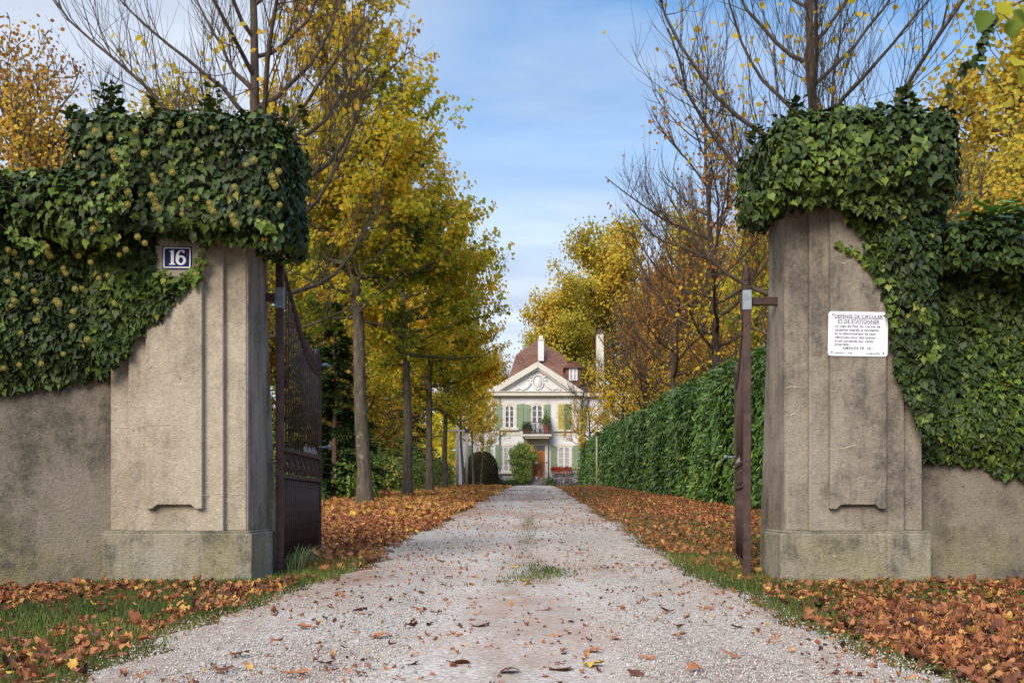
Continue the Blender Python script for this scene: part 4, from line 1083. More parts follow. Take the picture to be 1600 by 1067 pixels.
    yellow = bg(93, 11, 1.2, 3.6, 21000, 5, 55, .50, .10, (.08, .14), 'leaf_dull', tr=.16, spread=.25)
    rust2 = bg(94, 13, 3.0, 3.6, 9000, 20, 65, .70, .09, (.07, .13), 'leaf_dull', n2=420, tr=.2, spread=.25)
    def put(src, first, x, y, rot, sc, label, grp):
        o = src if first else copy_tree(src)
        return set_tree(o, x, y, rot, sc, label, 'tree', grp)
    todo = [
        (gold, 1.6, 101, .3, 1.1, 'olive gold tree crown showing directly behind the brick-red roof', 'golden trees behind the house'),
        (gold, 8.2, 106, 2.0, 1.5, 'tallest olive gold tree, domed crown above the tall side chimney', 'golden trees behind the house'),
        (gold, -4.5, 112, 4.0, .8, 'low gold tree peeping past the roof beside the lime row', 'golden trees behind the house'),
        (gold, 16.5, 99, 3.1, 1.42, 'golden tree half hidden by rust-coloured twigs, beyond the tall chimney', 'golden trees behind the house'),
        (rust, 8.6, 70, .5, 1.0, 'rust brown thin-leaved tree nearest the side chimney', 'rust brown trees beyond the hedge'),
        (rust, 13.5, 60, 2.5, 1.1, 'rust brown thin-leaved tree over the middle of the hedge', 'rust brown trees beyond the hedge'),
        (rust, 13.0, 48, 4.1, 1.02, 'rust brown thin-leaved tree behind the bare limes over the near hedge', 'rust brown trees beyond the hedge'),
        (rust, 18.0, 76, 5.1, 1.35, 'tall rust brown tree rising at the back of the rust brown group', 'rust brown trees beyond the hedge'),
        (rust, 10.5, 36, 1.1, .75, 'low rust brown tree just over the hedge beside the pillar', 'rust brown trees beyond the hedge'),
        (olive, 11.0, 43, .9, 1.0, 'dense olive green tree beside the grey pillar, behind the bare limes', 'olive trees beyond the hedge'),
        (olive, 14.5, 47, 3.3, .9, 'dense olive green tree hidden mostly by the grey pillar', 'olive trees beyond the hedge'),
        (yellow, 10.6, 23, .2, .98, 'broad yellow orange tree over the ivy wall beside the notice pillar', 'yellow trees over the ivy wall'),
        (yellow, 8.6, 19, 2.2, .56, 'low bright yellow tree touching the ivy corner of the notice pillar', 'yellow trees over the ivy wall'),
        (yellow, 13.0, 27, 4.2, 1.05, 'yellow orange tree standing farther out beyond the ivy wall', 'yellow trees over the ivy wall'),
        (yellow, -9.0, 38, 1.2, 1.0, 'yellow understory tree seen between the first two lime trunks', 'yellow understory trees behind the lime row'),
        (yellow, -8.2, 50, 2.9, 1.0, 'yellow understory tree seen between the second and third lime trunks', 'yellow understory trees behind the lime row'),
        (yellow, -8.6, 62, 4.4, 1.0, 'yellow understory tree seen past the dark-trunked lime', 'yellow understory trees behind the lime row'),
        (yellow, -11.6, 31, 5.6, 1.05, 'yellow understory tree glimpsed between pillar buttress and first lime trunk', 'yellow understory trees behind the lime row'),
        (yellow, -10.0, 74, .6, 1.1, 'yellow tree in front of the house wing, behind the young limes', 'yellow understory trees behind the lime row'),
        (olive, -14.5, 44, 1.6, .95, 'olive tree filling the gap deep behind the scrolled gate', 'trees deep behind the gate'),
        (olive, -17.5, 36, 2.6, .85, 'olive tree showing over the flowering ivy wall, behind the rusty crown', 'trees deep behind the gate'),
        (rust2, -15.0, 31, 3.6, 1.0, 'thin rusty orange crown over the flowering ivy wall', 'trees over the flowering ivy wall'),
        (olive, -12.2, 25, .3, .48, 'low green tree just over the flowering ivy wall', 'trees over the flowering ivy wall'),
        (olive, -12.5, 60, .3, 1.0, 'olive tree hidden behind the yellow understory', 'trees deep behind the gate'),
    ]
    seen = set()
    for src, x, y, rot, sc, lab, grp in todo:
        put(src, src.name not in seen, x, y, rot, sc, lab, grp); seen.add(src.name)
    k = copy_tree(bare2); set_tree(k, -15.0, 22, 3.3, 1.12, 'bare grey-twigged tree in the corner above the flowering ivy wall', 'tree', None)
    # far wood closing the horizon
    rng = np.random.default_rng(99); n = 30000
    ang = rng.uniform(-1.2, 1.2, 140); dd = rng.uniform(125, 170, 140); c = np.c_[np.sin(ang)*dd, np.cos(ang)*dd, rng.uniform(3, 9, 140)]
    q = rng.integers(0, 140, n); p = c[q]+nrm(rng.normal(0, 1, (n, 3)))*rng.uniform(.5, 1, (n, 1))*np.array([6.5, 6.5, 5.5]); p[:, 2] = np.maximum(p[:, 2], .5)
    o = leaves('woodland', 'clump', p, rng.normal(0, 1, (n, 3)), rng.normal(0, 1, (n, 3))+np.array([0, -1, .5]), rng.uniform(.7, 1.3, n), np.clip(rng.uniform(.25, .6, 140)[q]+rng.normal(0, .07, n), 0, 1), MAT['leaf'], rng)
    tag(o, 'far-off autumn wood behind the estate', 'wood', None, 'stuff')

def build_shrubs():
    conifer('yew_tree', 110, 4.9, 1.3, 19000, 'dark green yew with drooping sprays between the gate and the first lime trunk', (-4.95, 25.9))
    conifer('yew_tree', 111, 4.4, 1.5, 11000, 'dark green yew behind the bars of the scrolled gate', (-5.9, 27.5), .1)
    conifer('yew_tree', 112, 6.5, 2.6, 5000, 'darkest yew low behind the second and third lime trunks', (-6.6, 55), .1, .6, .3)
    g = 'green shrubs along the lime row'
    for i, (x, y, w, h, tb, lab) in enumerate([(-4.9, 26.5, 1.0, 1.3, .50, 'low green shrub beside the foot of the first leafy lime'), (-5.8, 31.5, 1.5, 1.9, .45, 'green shrub between the first and second lime trunks'),
                                     (-5.5, 36.5, 1.3, 1.5, .58, 'lighter green shrub just behind the second lime trunk'), (-6.6, 29, 1.4, 2.2, .80, 'reddish brown twiggy shrub behind the end of the gate'),
                                     (-5.6, 42, 1.4, 1.7, .55, 'green shrub behind the dark lime trunk'), (-5.5, 48, 1.5, 2.0, .60, 'bright green shrub between dark lime trunk and staked lime'),
                                     (-6.5, 55, 2.0, 2.6, .35, 'dark green shrub behind the pale stakes'), (-5.5, 23.5, 1.1, 1.1, .40, 'dark low shrub at the foot of the yew')]):
        bush('garden_shrub', 120+i, 3400, w, w, h, 0, lab, 'shrub', 'shrub', (.06, .11), tb, 'lance' if i % 2 else 'lime', g, 16, True, (x, y))
    for i, (x, y, w, h, lab) in enumerate([(-7.4, 41, 2.0, 2.5, 'deep green thicket between the first two lime trunks'), (-7.2, 51, 2.2, 2.6, 'deep green thicket between the second and third lime trunks'), (-7.3, 33.5, 1.8, 2.6, 'deep green thicket behind the yew and the scrolled gate'), (-6.9, 62, 2.2, 2.6, 'deep green thicket behind the dark-trunked lime')]):
        bush('thicket', 140+i, 5200, w, w, h, 0, lab, 'shrub', 'shrub', (.10, .18), .55, 'clump', 'thickets behind the lime row', 22, True, (x, y))

def overhang():
    """leafy spray of another tree reaching in over the notice side, and the ivy strand that hangs from it"""
    rng = np.random.default_rng(150)
    t = thing('overhanging_branch', 'leafy branch with big green yellow leaves reaching in over the ivy wall beside the notice', 'branch', P(1640, -40, 5.2))
    pth = [P(1760, -160, 5.6), P(1690, -80, 5.4), P(1640, -30, 5.25), P(1600, 0, 5.2), P(1560, 22, 5.15)]
    p2 = [P(1660, -50, 5.3), P(1645, 30, 5.25), P(1625, 95, 5.2)]
    m = MB().tube(pth, [.02, .015, .01, .006, .003], 6); m.tube(p2, [.009, .006, .003], 5)
    m.build('limb', MAT['twig'], t, True)
    pos = np.array([P(x, y, d) for x, y, d in [(1578, 8, 5.1), (1560, 22, 5.12), (1590, 20, 5.15), (1600, 2, 5.1), (1545, 14, 5.2), (1572, 2, 5.2), (1592, 95, 5.15), (1600, 110, 5.2), (1585, 30, 5.25)]])
    n = len(pos)
    leaves('leaves', 'lime', pos, np.array([-.5, 0, -.9])+rng.normal(0, .3, (n, 3)), np.array([.1, -1, .4])+rng.normal(0, .3, (n, 3)), rng.uniform(.09, .13, n), np.array([.42, .2, .3, .35, .2, .5, .45, .4, .25]), MAT['leaf'], rng, t, .15)
    t = thing('hanging_vine', 'thin strand of small dark leaves dangling beside the big-leaved branch', 'vine', P(1555, 25, 6))
    pts = [P(1556, 20, 6.0), P(1544, 40, 6.0), P(1537, 60, 6.0), P(1531, 90, 6.05), P(1515, 100, 6.1), P(1490, 125, 6.3), P(1470, 165, 6.6)]
    MB().tube(pts, .0035, 5).build('stem', MAT['twig'], t, True)
    k = 60; u = rng.uniform(0, len(pts)-1.001, k); i = u.astype(int); w = (u-i)[:, None]; a = np.array(pts)
    pos = a[i]*(1-w)+a[i+1]*w+rng.normal(0, .012, (k, 3))
    leaves('leaves', 'ivy', pos, np.array([0, 0, -1])+rng.normal(0, .5, (k, 3)), np.array([0, -1, .2])+rng.normal(0, .4, (k, 3)), rng.uniform(.035, .06, k), np.clip(rng.normal(.45, .2, k), 0, .95), MAT['ivy'], rng, t, .1)

def stakes():
    x0, x1, d = (714.5-VX)/F*53, (729.5-VX)/F*53, 53.0
    g = float(gz(-3.7, d))
    for x, lab in ((x0, 'tall pale tree stake on the outer side of the tied young lime'), (x1, 'tall pale tree stake on the drive side of the tied young lime')):
        t = thing('tree_stake', lab, 'stake', (x, d, g), 'stakes of the tied young lime')
        MB().tube([(x, d, g-.2), (x, d, g+2.95)], .07, 10).build('post', MAT['stake'], t, True)
        MB().lathe([(.07, 0), (.075, .01), (.03, .07)], (x, d, g+2.95), 10).build('tip', MAT['stake'], t)
    t = thing('tree_tie_bar', 'horizontal wooden bar nailed across the pale stakes', 'tie bar', ((x0+x1)/2, d, g+2.8))
    MB().box(x0-.42, x1+.1, d-.11, d-.06, g+2.75, g+2.84).build('bar', MAT['stake'], t, bevel=.01)
    MB().box(x1-.1, x1+.1, d-.13, d-.11, g+2.72, g+2.90).build('clamp', MAT['iron_b'], t, bevel=.005)
    x = (932.5-VX)/F*58; g = float(gz(3.4, 58))
    t = thing('tree_stake', 'thin pale stake with dark tie in front of the far hedge', 'stake', (x, 58, g))
    MB().tube([(x, 58, g-.2), (x, 58, g+2.85)], .05, 8).build('post', MAT['stake'], t, True)
    MB().lathe([(.07, 2.75), (.08, 2.85), (.07, 2.95)], (x, 58, g), 8).build('tie', MAT['iron_b'], t)
# ------------------------------------------------------------------ the house
HD = 80.0
def hx(px): return (px-VX)/F*HD
def hz(py): return CAMZ+(VY-py)/F*HD

def arch(x0, x1, z0, z1, rise, n=8):
    """outline with a segmental arch on top, counter-clockwise seen from the front"""
    pts = [(x0, z0), (x1, z0)]
    for i in range(n+1):
        u = 1-2*i/n
        pts.append(((x0+x1)/2+u*(x1-x0)/2, z1-rise*u*u))
    return pts

def build_house():
    g = float(gz(0, HD))
    t = thing('house', 'white manor house with green shutters, triangular pediment and steep red-brown tiled roof', 'house', (0, HD, g))
    M = MAT
    xl, xr = hx(767), hx(907); XL, XR = hx(711), hx(985)
    ze = hz(619)              # cornice
    d0 = HD
    b = lambda m, n, mat, par=t, **k: m.build(n, mat, par, **k)
    b(MB().box(xl, xr, d0, d0+14, g-.3, ze), 'wall', M['house'])
    b(MB().box(XL, xl-.002, d0+.5, d0+13, g-.3, ze-.02), 'wall', M['house'])
    b(MB().box(xr+.002, XR, d0+.5, d0+13, g-.3, ze-.02), 'wall', M['house'])
    # plinth course, string course, corner strips
    m = MB().box(xl-.03, xr+.03, d0-.05, d0, hz(680), hz(676))
    b(m, 'string_course', M['trim'])
    for x in (hx(781), hx(907.5)):
        b(MB().tube([(x, d0-.1, g), (x, d0-.1, ze-.3), (x, d0+.05, ze-.1)], .055, 8), 'drainpipe', M['zinc'], smooth=True)
    # cornice and pediment
    zc0, zc1 = hz(619), hz(612); ap = hz(566); xa = hx(840.5); x0, x1 = hx(762), hx(910)
    b(MB().box(x0, x1, d0-.45, d0+.4, zc0, zc1-.06), 'cornice', M['trim'], bevel=.02)
    b(MB().box(x0-.08, x1+.08, d0-.55, d0+.4, zc1-.06, zc1), 'cornice_cap', M['trim'], bevel=.02)
    b(MB().prism([(x0+.5, zc1), (x1-.5, zc1), (xa, ap-.35)], d0-.02, d0+.5), 'tympanum', M['house'])
    for (xa_, sgn) in ((x0-.08, 1), (x1+.08, -1)):
        pr = [(xa_, zc1), (xa_+sgn*.95, zc1), (xa, ap-.46), (xa, ap)]
        if sgn < 0: pr = pr[::-1]
        b(MB().prism(pr, d0-.5, d0+.35), 'raking_cornice', M['trim'], bevel=.03)
        z1 = zc1+.16; pr = [(xa_+sgn*.90, zc1+.002), (xa_+sgn*1.12, zc1+.002), (xa, ap-.58), (xa, ap-.46)]
        if sgn < 0: pr = pr[::-1]
        b(MB().prism(pr, d0-.3, d0-.03), 'raking_moulding', M['white'])
    # carved shield with garlands
    m = MB(); cx, cz = xa, hz(597); k = .0485
    m.ball((cx, d0-.05, cz), (.30, .14, .42), 14, 8)
    m.ring([(cx+.46*math.cos(a), cz+.58*math.sin(a)) for a in np.arange(20)*.31416], [(cx+.36*math.cos(a), cz+.48*math.sin(a)) for a in np.arange(20)*.31416], d0-.13, d0-.02)
    for i in range(9):
        a = 3.1416*i/8; m.ball((cx+.58*math.cos(a), d0-.06, cz+.15+.72*math.sin(a)), (.13, .1, .13), 7, 5)
    for s in (-1, 1):
        pts = [(cx+s*.55, d0-.06, cz-.05), (cx+s*.85, d0-.06, cz-.42), (cx+s*1.15, d0-.06, cz-.55), (cx+s*1.45, d0-.06, cz-.45), (cx+s*1.65, d0-.06, cz-.55)]
        m.tube(pts, [.12, .13, .1, .08, .09], 8)
        for q in pts: m.ball(q, (.13, .1, .12), 7, 5)
    b(m, 'carved_emblem', M['house'], smooth=True)
    # roofs
    e = .25
    zr0, zr1, zr2 = zc1-.02, hz(541), hz(512)
    def hip(levels):
        """levels: (x0,x1,y0,y1,z)"""
        m = MB(); vs = []
        for a in levels: vs += [(a[0], a[2], a[4]), (a[1], a[2], a[4]), (a[1], a[3], a[4]), (a[0], a[3], a[4])]
        fs = [(i*4+j, i*4+(j+1) % 4, i*4+4+(j+1) % 4, i*4+4+j) for i in range(len(levels)-1) for j in range(4)]+[tuple(range(len(levels)*4-4, len(levels)*4)), (3, 2, 1, 0)]
        return m.add(vs, fs)
    b(hip([(hx(783), hx(915), d0+.3, d0+13, hz(612)), (hx(793), hx(906), d0+2.2, d0+12, hz(588)), (hx(806.5)-.1, hx(879)+.1, d0+4.6, d0+11, hz(541)), (hx(836), hx(842), d0+7, d0+9, hz(511))]), 'roof', M['roof'])
    b(hip([(XL-.3, XR+.3, d0+.2, d0+13.3, hz(613)), (XL+3.3, XR-3.0, d0+5.5, d0+8.5, hz(592))]), 'wing_roof', M['roof'])
    b(MB().box(XL-.35, x0-.1, d0+.05, d0+.5, ze-.02, ze+.25), 'wing_cornice', M['trim'], bevel=.02)
    b(MB().box(x1+.1, XR+.35, d0+.05, d0+.5, ze-.02, ze+.25), 'wing_cornice', M['trim'], bevel=.02)
    # chimneys
    ch = b(MB().box(hx(840.8), hx(850.5), d0+3.6, d0+4.4, hz(554), hz(520)), 'chimney', M['house'], bevel=.02)
    b(MB().box(hx(840), hx(851.3), d0+3.54, d0+4.46, hz(520), hz(518)), 'chimney_cap', M['trim'], ch)
    b(MB().box(hx(842.4), hx(848.4), d0+3.75, d0+4.25, hz(518), hz(512)), 'chimney_pot', M['trim'], ch)
    ch = b(MB().box(hx(938.5), hx(950.5), d0+5.2, d0+6.2, hz(606), hz(504)), 'chimney', M['trim'], bevel=.02)
    b(MB().box(hx(937.2), hx(951.8), d0+5.12, d0+6.28, hz(504), hz(500)), 'chimney_cap', M['tin'], ch)
    b(MB().box(hx(940), hx(949), d0+5.4, d0+6, hz(500), hz(496)), 'chimney_pot', M['tin'], ch)
    # dormer
    dm = b(MB().box(hx(884), hx(908), d0+.8, d0+4, hz(602), hz(571)), 'dormer', M['roof'])
    xm = hx(896)
    b(MB().prism([(hx(881), hz(573)), (hx(911), hz(573)), (hx(905), hz(567)), (xm, hz(561.5)), (hx(887), hz(567))], d0+.55, d0+4), 'dormer_roof', M['roof'], dm)

    def window(a, c, zt, zb, y=d0, rise=.12, pane='glass', rows=4, sill=True, surround=True):
        x0, x1, z1, z0 = hx(a), hx(c), hz(zt), hz(zb); w = .075
        if surround:
            s = b(MB().ring(arch(x0-.2, x1+.2, z0-.02, z1+.2, rise), arch(x0, x1, z0, z1, rise), y-.09, y+.05), 'window_surround', M['trim'], bevel=.01)
        f = b(MB().ring(arch(x0, x1, z0, z1, rise), arch(x0+w, x1-w, z0+w, z1-w, rise), y-.065, y+.03), 'window', M['white'], bevel=.008)
        b(MB().prism(arch(x0+w*.5, x1-w*.5, z0+w*.5, z1-w*.5, rise), y-.025, y+.04), 'pane', M[pane], f)
        m = MB(); xm = (x0+x1)/2
        m.box(xm-.055, xm+.055, y-.07, y-.02, z0+w, z1-w-.01)
        for i in range(1, rows):
            z = z0+(z1-z0)*i/rows
            m.box(x0+w, xm-.057, y-.055, y-.02, z-.02, z+.02); m.box(xm+.057, x1-w, y-.055, y-.02, z-.02, z+.02)
        b(m, 'glazing_bars', M['white'], f)
        if sill: b(MB().box(x0-.35, x1+.35, y-.22, y+.02, z0-.16, z0-.02), 'sill', M['trim'], f, bevel=.015)
        return f
    def shutter(a, c, zt, zb, mat='shutter', y=d0, rise=.1, side=0):
        x0, x1, z1, z0 = hx(a), hx(c), hz(zt), hz(zb)
        pts = [(x0, z0), (x1, z0)]
        hi = lambda u: z1-(rise*(u if side < 0 else 1-u) if side else 0)
        pts += [(x0+(x1-x0)*u, hi(u)) for u in (1, .66, .33, 0)]
        o = b(MB().prism(pts, y-.15, y-.095), 'shutter', M[mat], bevel=.008)
        m = MB()
        for z in (z0+(z1-z0)*.2, z0+(z1-z0)*.8): m.box(x0+.02, x1-.02, y-.17, y-.15, z-.05, z+.05)
        b(m, 'batten', M[mat], o)
        m = MB()
        for i in range(1, 4):
            x = x0+(x1-x0)*i/4; m.box(x-.006, x+.006, y-.1535, y-.149, z0+.02, z1-rise-.02)
        b(m, 'plank_joint', M['shutter_d'], o)
        m = MB()
        for z in (z0+(z1-z0)*.2, z0+(z1-z0)*.8): m.box(x0-.06 if side > 0 else x1-.02, x0+.02 if side > 0 else x1+.06, y-.18, y-.172, z-.02, z+.02)
        b(m, 'hinge', M['iron_b'], o)
        return o
    yw = d0+.5
    # upper floor
    window(788.5, 803.5, 632.5, 669); shutter(775.5, 784.5, 630, 671, side=-1); shutter(808, 818, 630, 671.5, side=1)
    window(830.5, 848, 632, 680, rows=5, sill=False); shutter(819.5, 829, 631, 672, side=-1); shutter(849.8, 859.4, 631, 672, side=1)
    window(872.5, 893, 632, 671); shutter(872.5, 881.5, 631.5, 671.5, 'shutter_y'); shutter(882.2, 892.5, 631.5, 671.5, 'shutter_d')
    window(742, 757, 633, 669, yw); shutter(731, 740, 632, 671, y=yw, side=-1); shutter(759, 768, 632, 671, y=yw, side=1)
    window(955, 969, 633, 669, yw, pane='lace'); shutter(943, 952.5, 632, 671, y=yw, side=-1); shutter(972, 981, 632, 671, y=yw, side=1); shutter(909.5, 917, 632, 671, y=yw, side=1)
    # ground floor
    window(786.5, 803.5, 697, 737, pane='lace'); shutter(774, 784, 694, 731, side=-1); shutter(806.5, 817, 694, 731, side=1)
    window(872, 891, 697, 735, pane='lace'); shutter(860.3, 870, 695, 733, side=-1); shutter(894, 904, 695, 733, side=1)
    window(742, 756.5, 696, 735, yw, pane='lace'); shutter(731, 737.5, 694, 731, y=yw, side=-1); shutter(759, 770, 694, 731, y=yw, side=1)
    shutter(908.8, 917, 695, 733, y=yw, side=-1); window(921, 938, 697, 735, yw, pane='lace')
    window(889.5, 903, 573, 592.5, d0+.8, .0, 'lace', 2, False, False).name = 'window'
    # balcony
    xb0, xb1 = hx(816), hx(861.5); zb1, zb0 = hz(680), hz(683)
    bal = b(MB().box(xb0, xb1, d0-1.25, d0-.05, zb0, zb1), 'balcony', M['trim'], bevel=.02)
    b(MB().box(xb0+.2, xb1-.2, d0-1.1, d0-.05, zb0-.14, zb0), 'balcony_beam', M['trim'], bal)
    m = MB(); zt = hz(661); xa0, xa1, yf = hx(817.8), hx(860.5), d0-1.18
    m.box(xa0, xa1, yf-.025, yf+.025, zt-.05, zt); m.box(xa0, xa1, yf-.02, yf+.02, zb1+.08, zb1+.12)
    n = 26
    for i in range(n+1):
        x = xa0+(xa1-xa0)*i/n; m.box(x-.011, x+.011, yf-.011, yf+.011, zb1, zt-.05)
    for x in (xa0, xa1):
        m.box(x-.03, x+.03, yf-.03, yf+.03, zb1, zt+.06)
        m.box(x-.02, x+.02, yf, d0-.1, zt-.05, zt)
        for i in range(8): m.box(x-.01, x+.01, yf+.12*i, yf+.12*i+.02, zb1, zt-.05)
    b(m, 'railing', M['iron_b'], bal)
    for px in (820.3, 857.2): b(MB().tube([(hx(px), d0-1.05, g+.1), (hx(px), d0-1.05, zb0-.14)], .045, 8), 'balcony_post', M['iron_b'], bal, smooth=True)
    # front door in its cream porch recess
    b(MB().box(hx(822.5), hx(832.5), d0-.06, d0+.02, g+.3, zb0-.16), 'porch_panel', simple('porch_cream', (.56, .46, .28), .8), bevel=.01)
    b(MB().box(hx(851.5), hx(856), d0-.06, d0+.02, g+.3, zb0-.16), 'porch_panel', M['trim'], bevel=.01)
    b(MB().box(hx(832.5), hx(851.5), d0-.06, d0+.02, hz(696), zb0-.16), 'porch_panel', M['trim'], bevel=.01)
    zd0, zd1, zdt = hz(747.5), hz(704), hz(696.5)
    b(MB().box(hx(834), hx(851), d0-.05, d0+.02, zd1, zdt), 'transom', M['glass'])
    xm = hx(841.5)
    for x0, x1, s in ((hx(832), xm-.01, 1), (xm+.01, hx(850.8), -1)):
        dr = b(MB().box(x0, x1, d0-.09, d0+.01, zd0, zd1), 'door', M['wood'], bevel=.012)
        w = x1-x0
        m = MB()
        for a, c in ((.06, .34), (.38, .66), (.70, .94)):
            m.box(x0+.11, x1-.11, d0-.105, d0-.09, zd0+(zd1-zd0)*a, zd0+(zd1-zd0)*c)
        b(m, 'door_panel', M['wood_d'], dr, bevel=.01)
    b(MB().ball((xm+.12, d0-.13, g+1.45), (.04, .04, .05)), 'handle', M['iron_b'], dr)
    b(MB().box(hx(836), hx(840), d0-.112, d0-.106, hz(724.5), hz(720.5)), 'letter_plate', M['white'], dr)
    b(MB().box(hx(853.2), hx(854.6), d0-.09, d0-.06, hz(724), hz(721)), 'doorbell', M['iron_b'])
    zs = [hz(748.5), hz(751.8), hz(755), hz(758.8)]
    for i in range(3):
        b(MB().box(hx(829-2*i), hx(850.5+1.2*i), d0-.45-.4*i, d0-.06, zs[i+1] if i < 2 else g-.3, zs[i]), 'step', M['step'], bevel=.015)
    # ---- things standing about the house
    def pot(px, zb, y, w, h, label, mat='terracotta', plant=True, grp=None, pm='shrub', tb=.45):
        x = hx(px); o = thing('flower_pot', label, 'flower pot', (x, y, zb), grp)
        MB().lathe([(w*.7, 0), (w*.8, h*.1), (w, h*.85), (w*1.08, h*.88), (w*1.08, h), (w*.9, h), (w*.85, h*.9)], (x, y, zb), 12).build('pot', MAT[mat], o)
        if plant:
            rng = np.random.default_rng(int(px*10)); k = 160; d = nrm(rng.normal(0, 1, (k, 3))); d[:, 2] = np.abs(d[:, 2])
            p = np.array([x, y, zb+h])+d*rng.uniform(.2, 1, (k, 1))*np.array([w*1.3, w*1.3, h*1.3])
            leaves('plant', 'lance', p, d, nrm(d+rng.normal(0, .6, (k, 3))), rng.uniform(.15, .3, k), np.clip(rng.normal(tb, .2, k), 0, 1), MAT[pm], rng, o)
        return o
    gp = 'pots on the balcony'
    pot(821.5, zb1, d0-.85, .2, .36, 'terracotta trough pot with grassy plant in the balcony corner over the clipped dome side', grp=gp)
    pot(826.0, zb1, d0-.8, .2, .38, 'terracotta pot with dark bushy plant beside the white balcony chairs', grp=gp, tb=.2)
    pot(853.5, zb1, d0-.7, .24, .75, 'tall dark red pot with small plant at the railing end by the yellow shutter', grp=gp)
    for px, lab in ((837.5, 'white openwork iron chair on the balcony beside the dark bushy pot'), (843.5, 'white openwork iron chair on the balcony beside the tall red pot')):
        x = hx(px); y = d0-.8; o = thing('garden_chair', lab, 'chair', (x, y, zb1), 'white chairs on the balcony')
        for sx in (-.18, .18):
            for sy in (-.18, .18): MB().tube([(x+sx*1.15, y+sy*1.1, zb1), (x+sx, y+sy, zb1+.42)], .018, 6).build('leg', MAT['white'], o)
        MB().lathe([(.23, .42), (.25, .44), (.23, .46)], (x, y, zb1), 12).build('seat', MAT['white'], o)
        m = MB(); m.tube([(x-.2, y+.2, zb1+.44), (x-.22, y+.24, zb1+.75), (x, y+.26, zb1+.92), (x+.22, y+.24, zb1+.75), (x+.2, y+.2, zb1+.44)], .02, 6)
        for i in range(5): m.tube([(x-.14+.07*i, y+.21, zb1+.46), (x-.14+.07*i, y+.25, zb1+.84)], .012, 5)
        m.build('backrest', MAT['white'], o)
    # window boxes with red flowers
    def box_(px0, px1, y, zb, label):
        x0, x1 = hx(px0), hx(px1); o = thing('window_box', label, 'window box', ((x0+x1)/2, y, zb))
        MB().box(x0, x1, y-.12, y+.12, zb, zb+.2).build('trough', MAT['terracotta'], o, bevel=.02)
        rng = np.random.default_rng(5); k = 420
        p = np.c_[rng.uniform(x0, x1, k), y+rng.normal(0, .12, k), zb+.2+rng.uniform(0, .3, k)]
        leaves('plant', 'lime', p[:200], rng.normal(0, 1, (200, 3)), rng.normal(0, 1, (200, 3))+np.array([0, -1, .5]), rng.uniform(.08, .14, 200), np.clip(rng.normal(.45, .2, 200), 0, .9), MAT['shrub'], rng, o)
        m = MB()
        for q in p[200:]: m.ball((q[0], q[1]-.06, q[2]), .05, 5, 4)
        m.build('blossom', MAT['red_flower'], o)
        o.children[-1]['kind'] = 'stuff'
    box_(861, 893, d0-.42, hz(740), 'long box of red flowers under the ground-floor window beside the front door')
    bp = box_
    # silvery shrub bed and pots in front
    bush('lavender_shrub', 160, 2600, 2.0, .9, 1.05, 0, 'low silvery grey shrub mound under the red flower box', 'shrub', 'shrub', (.10, .17), .3, 'lance', None, 18, True, (hx(881), d0-1.9))
    MAT['silver'] = leafmat('silver_leaf', [(0, (.10, .09, .09)), (.5, (.24, .22, .24)), (1, (.42, .40, .42))], .6, .2, .1)
    bpy.data.objects['lavender_shrub'].children[0].data.materials[0] = MAT['silver']
    bush('box_shrub', 161, 1500, .8, .8, .8, 0, 'low dark green shrub at the foot of the steps beside the silvery mound', 'shrub', 'shrub', (.07, .12), .2, 'lime', None, 12, True, (hx(860.5), d0-2.2))
    bush('box_shrub', 162, 2200, 1.5, .7, .6, 0, 'low dark green shrub strip between clipped dome and climbing shrub', 'shrub', 'shrub', (.07, .12), .25, 'lime', None, 14, True, (hx(789), d0-1.6))
    pot(906.5, g, d0-1.2, .28, .6, 'dark garden pot at the house corner near the hedge end', 'iron_b', True)
    pot(838.5, zs[0], d0-.3, .11, .2, 'small white pot standing on the doorstep', 'white', False)
    # tall loose climbing shrub by the door
    root = thing('climbing_shrub', 'tall loose green yellow shrub trained beside the front door', 'shrub', (0, 0, 0))
    rng = np.random.default_rng(170); lumps = [(-.9, .45), (-.5, .9), (-.1, .5), (.25, .8), (-.7, 1.7), (-.2, 1.5), (.3, 1.4), (-.6, 2.6), (0, 2.4), (.4, 2.2), (-.9, 2.5), (-.8, 3.2), (-.3, 3.4), (.3, 3.2), (.7, 3.1), (1.0, 3.0), (-.4, 3.9), (.2, 3.8), (.7, 3.7), (-.9, 3.5), (-.1, 4.1)]
    n = 5200; k = rng.integers(0, len(lumps), n); L = np.array([(a, 0, c) for a, c in lumps]); d = nrm(rng.normal(0, 1, (n, 3)))
    p = L[k]*np.array([.8, 1, .76])+d*rng.uniform(.3, 1, (n, 1))**.5*np.array([.38, .42, .34]); p[:, 2] = np.maximum(p[:, 2], .03)
    ti = np.clip(rng.normal(.62, .16, n)+np.where((p[:, 0] > .3) & (p[:, 2] > 2.6), .25, 0), 0, .92)
    leaves('foliage', 'lance', p, d+np.array([0, 0, -.7]), nrm(d+np.array([0, -.4, .6])+rng.normal(0, .3, (n, 3))), rng.uniform(.13, .2, n), ti, MAT['shrub'], rng, root, .1)
    m = MB()
    for a, c in lumps: m.tube([(a*.1, 0, 0), (a*.4, .05, c*.4), (a*.8, 0, c*.76)], [.05, .035, .012], 5)
    m.build('stem', MAT['twig'], root)
    root.location = (hx(818), d0-1.5, float(gz(0, d0-1.5))); root.scale = (1, 1, .96)
    # clipped dome
    root = thing('topiary_dome', 'big brownish clipped evergreen dome beside the lime row in front of the house', 'topiary', (0, 0, 0))
    rng = np.random.default_rng(180); n = 15000; v = nrm(rng.normal(0, 1, (n, 3))); v[:, 2] = np.abs(v[:, 2])
    sc = np.array([1.38, 1.38, 1.0]); nz = Noise(181, 3)
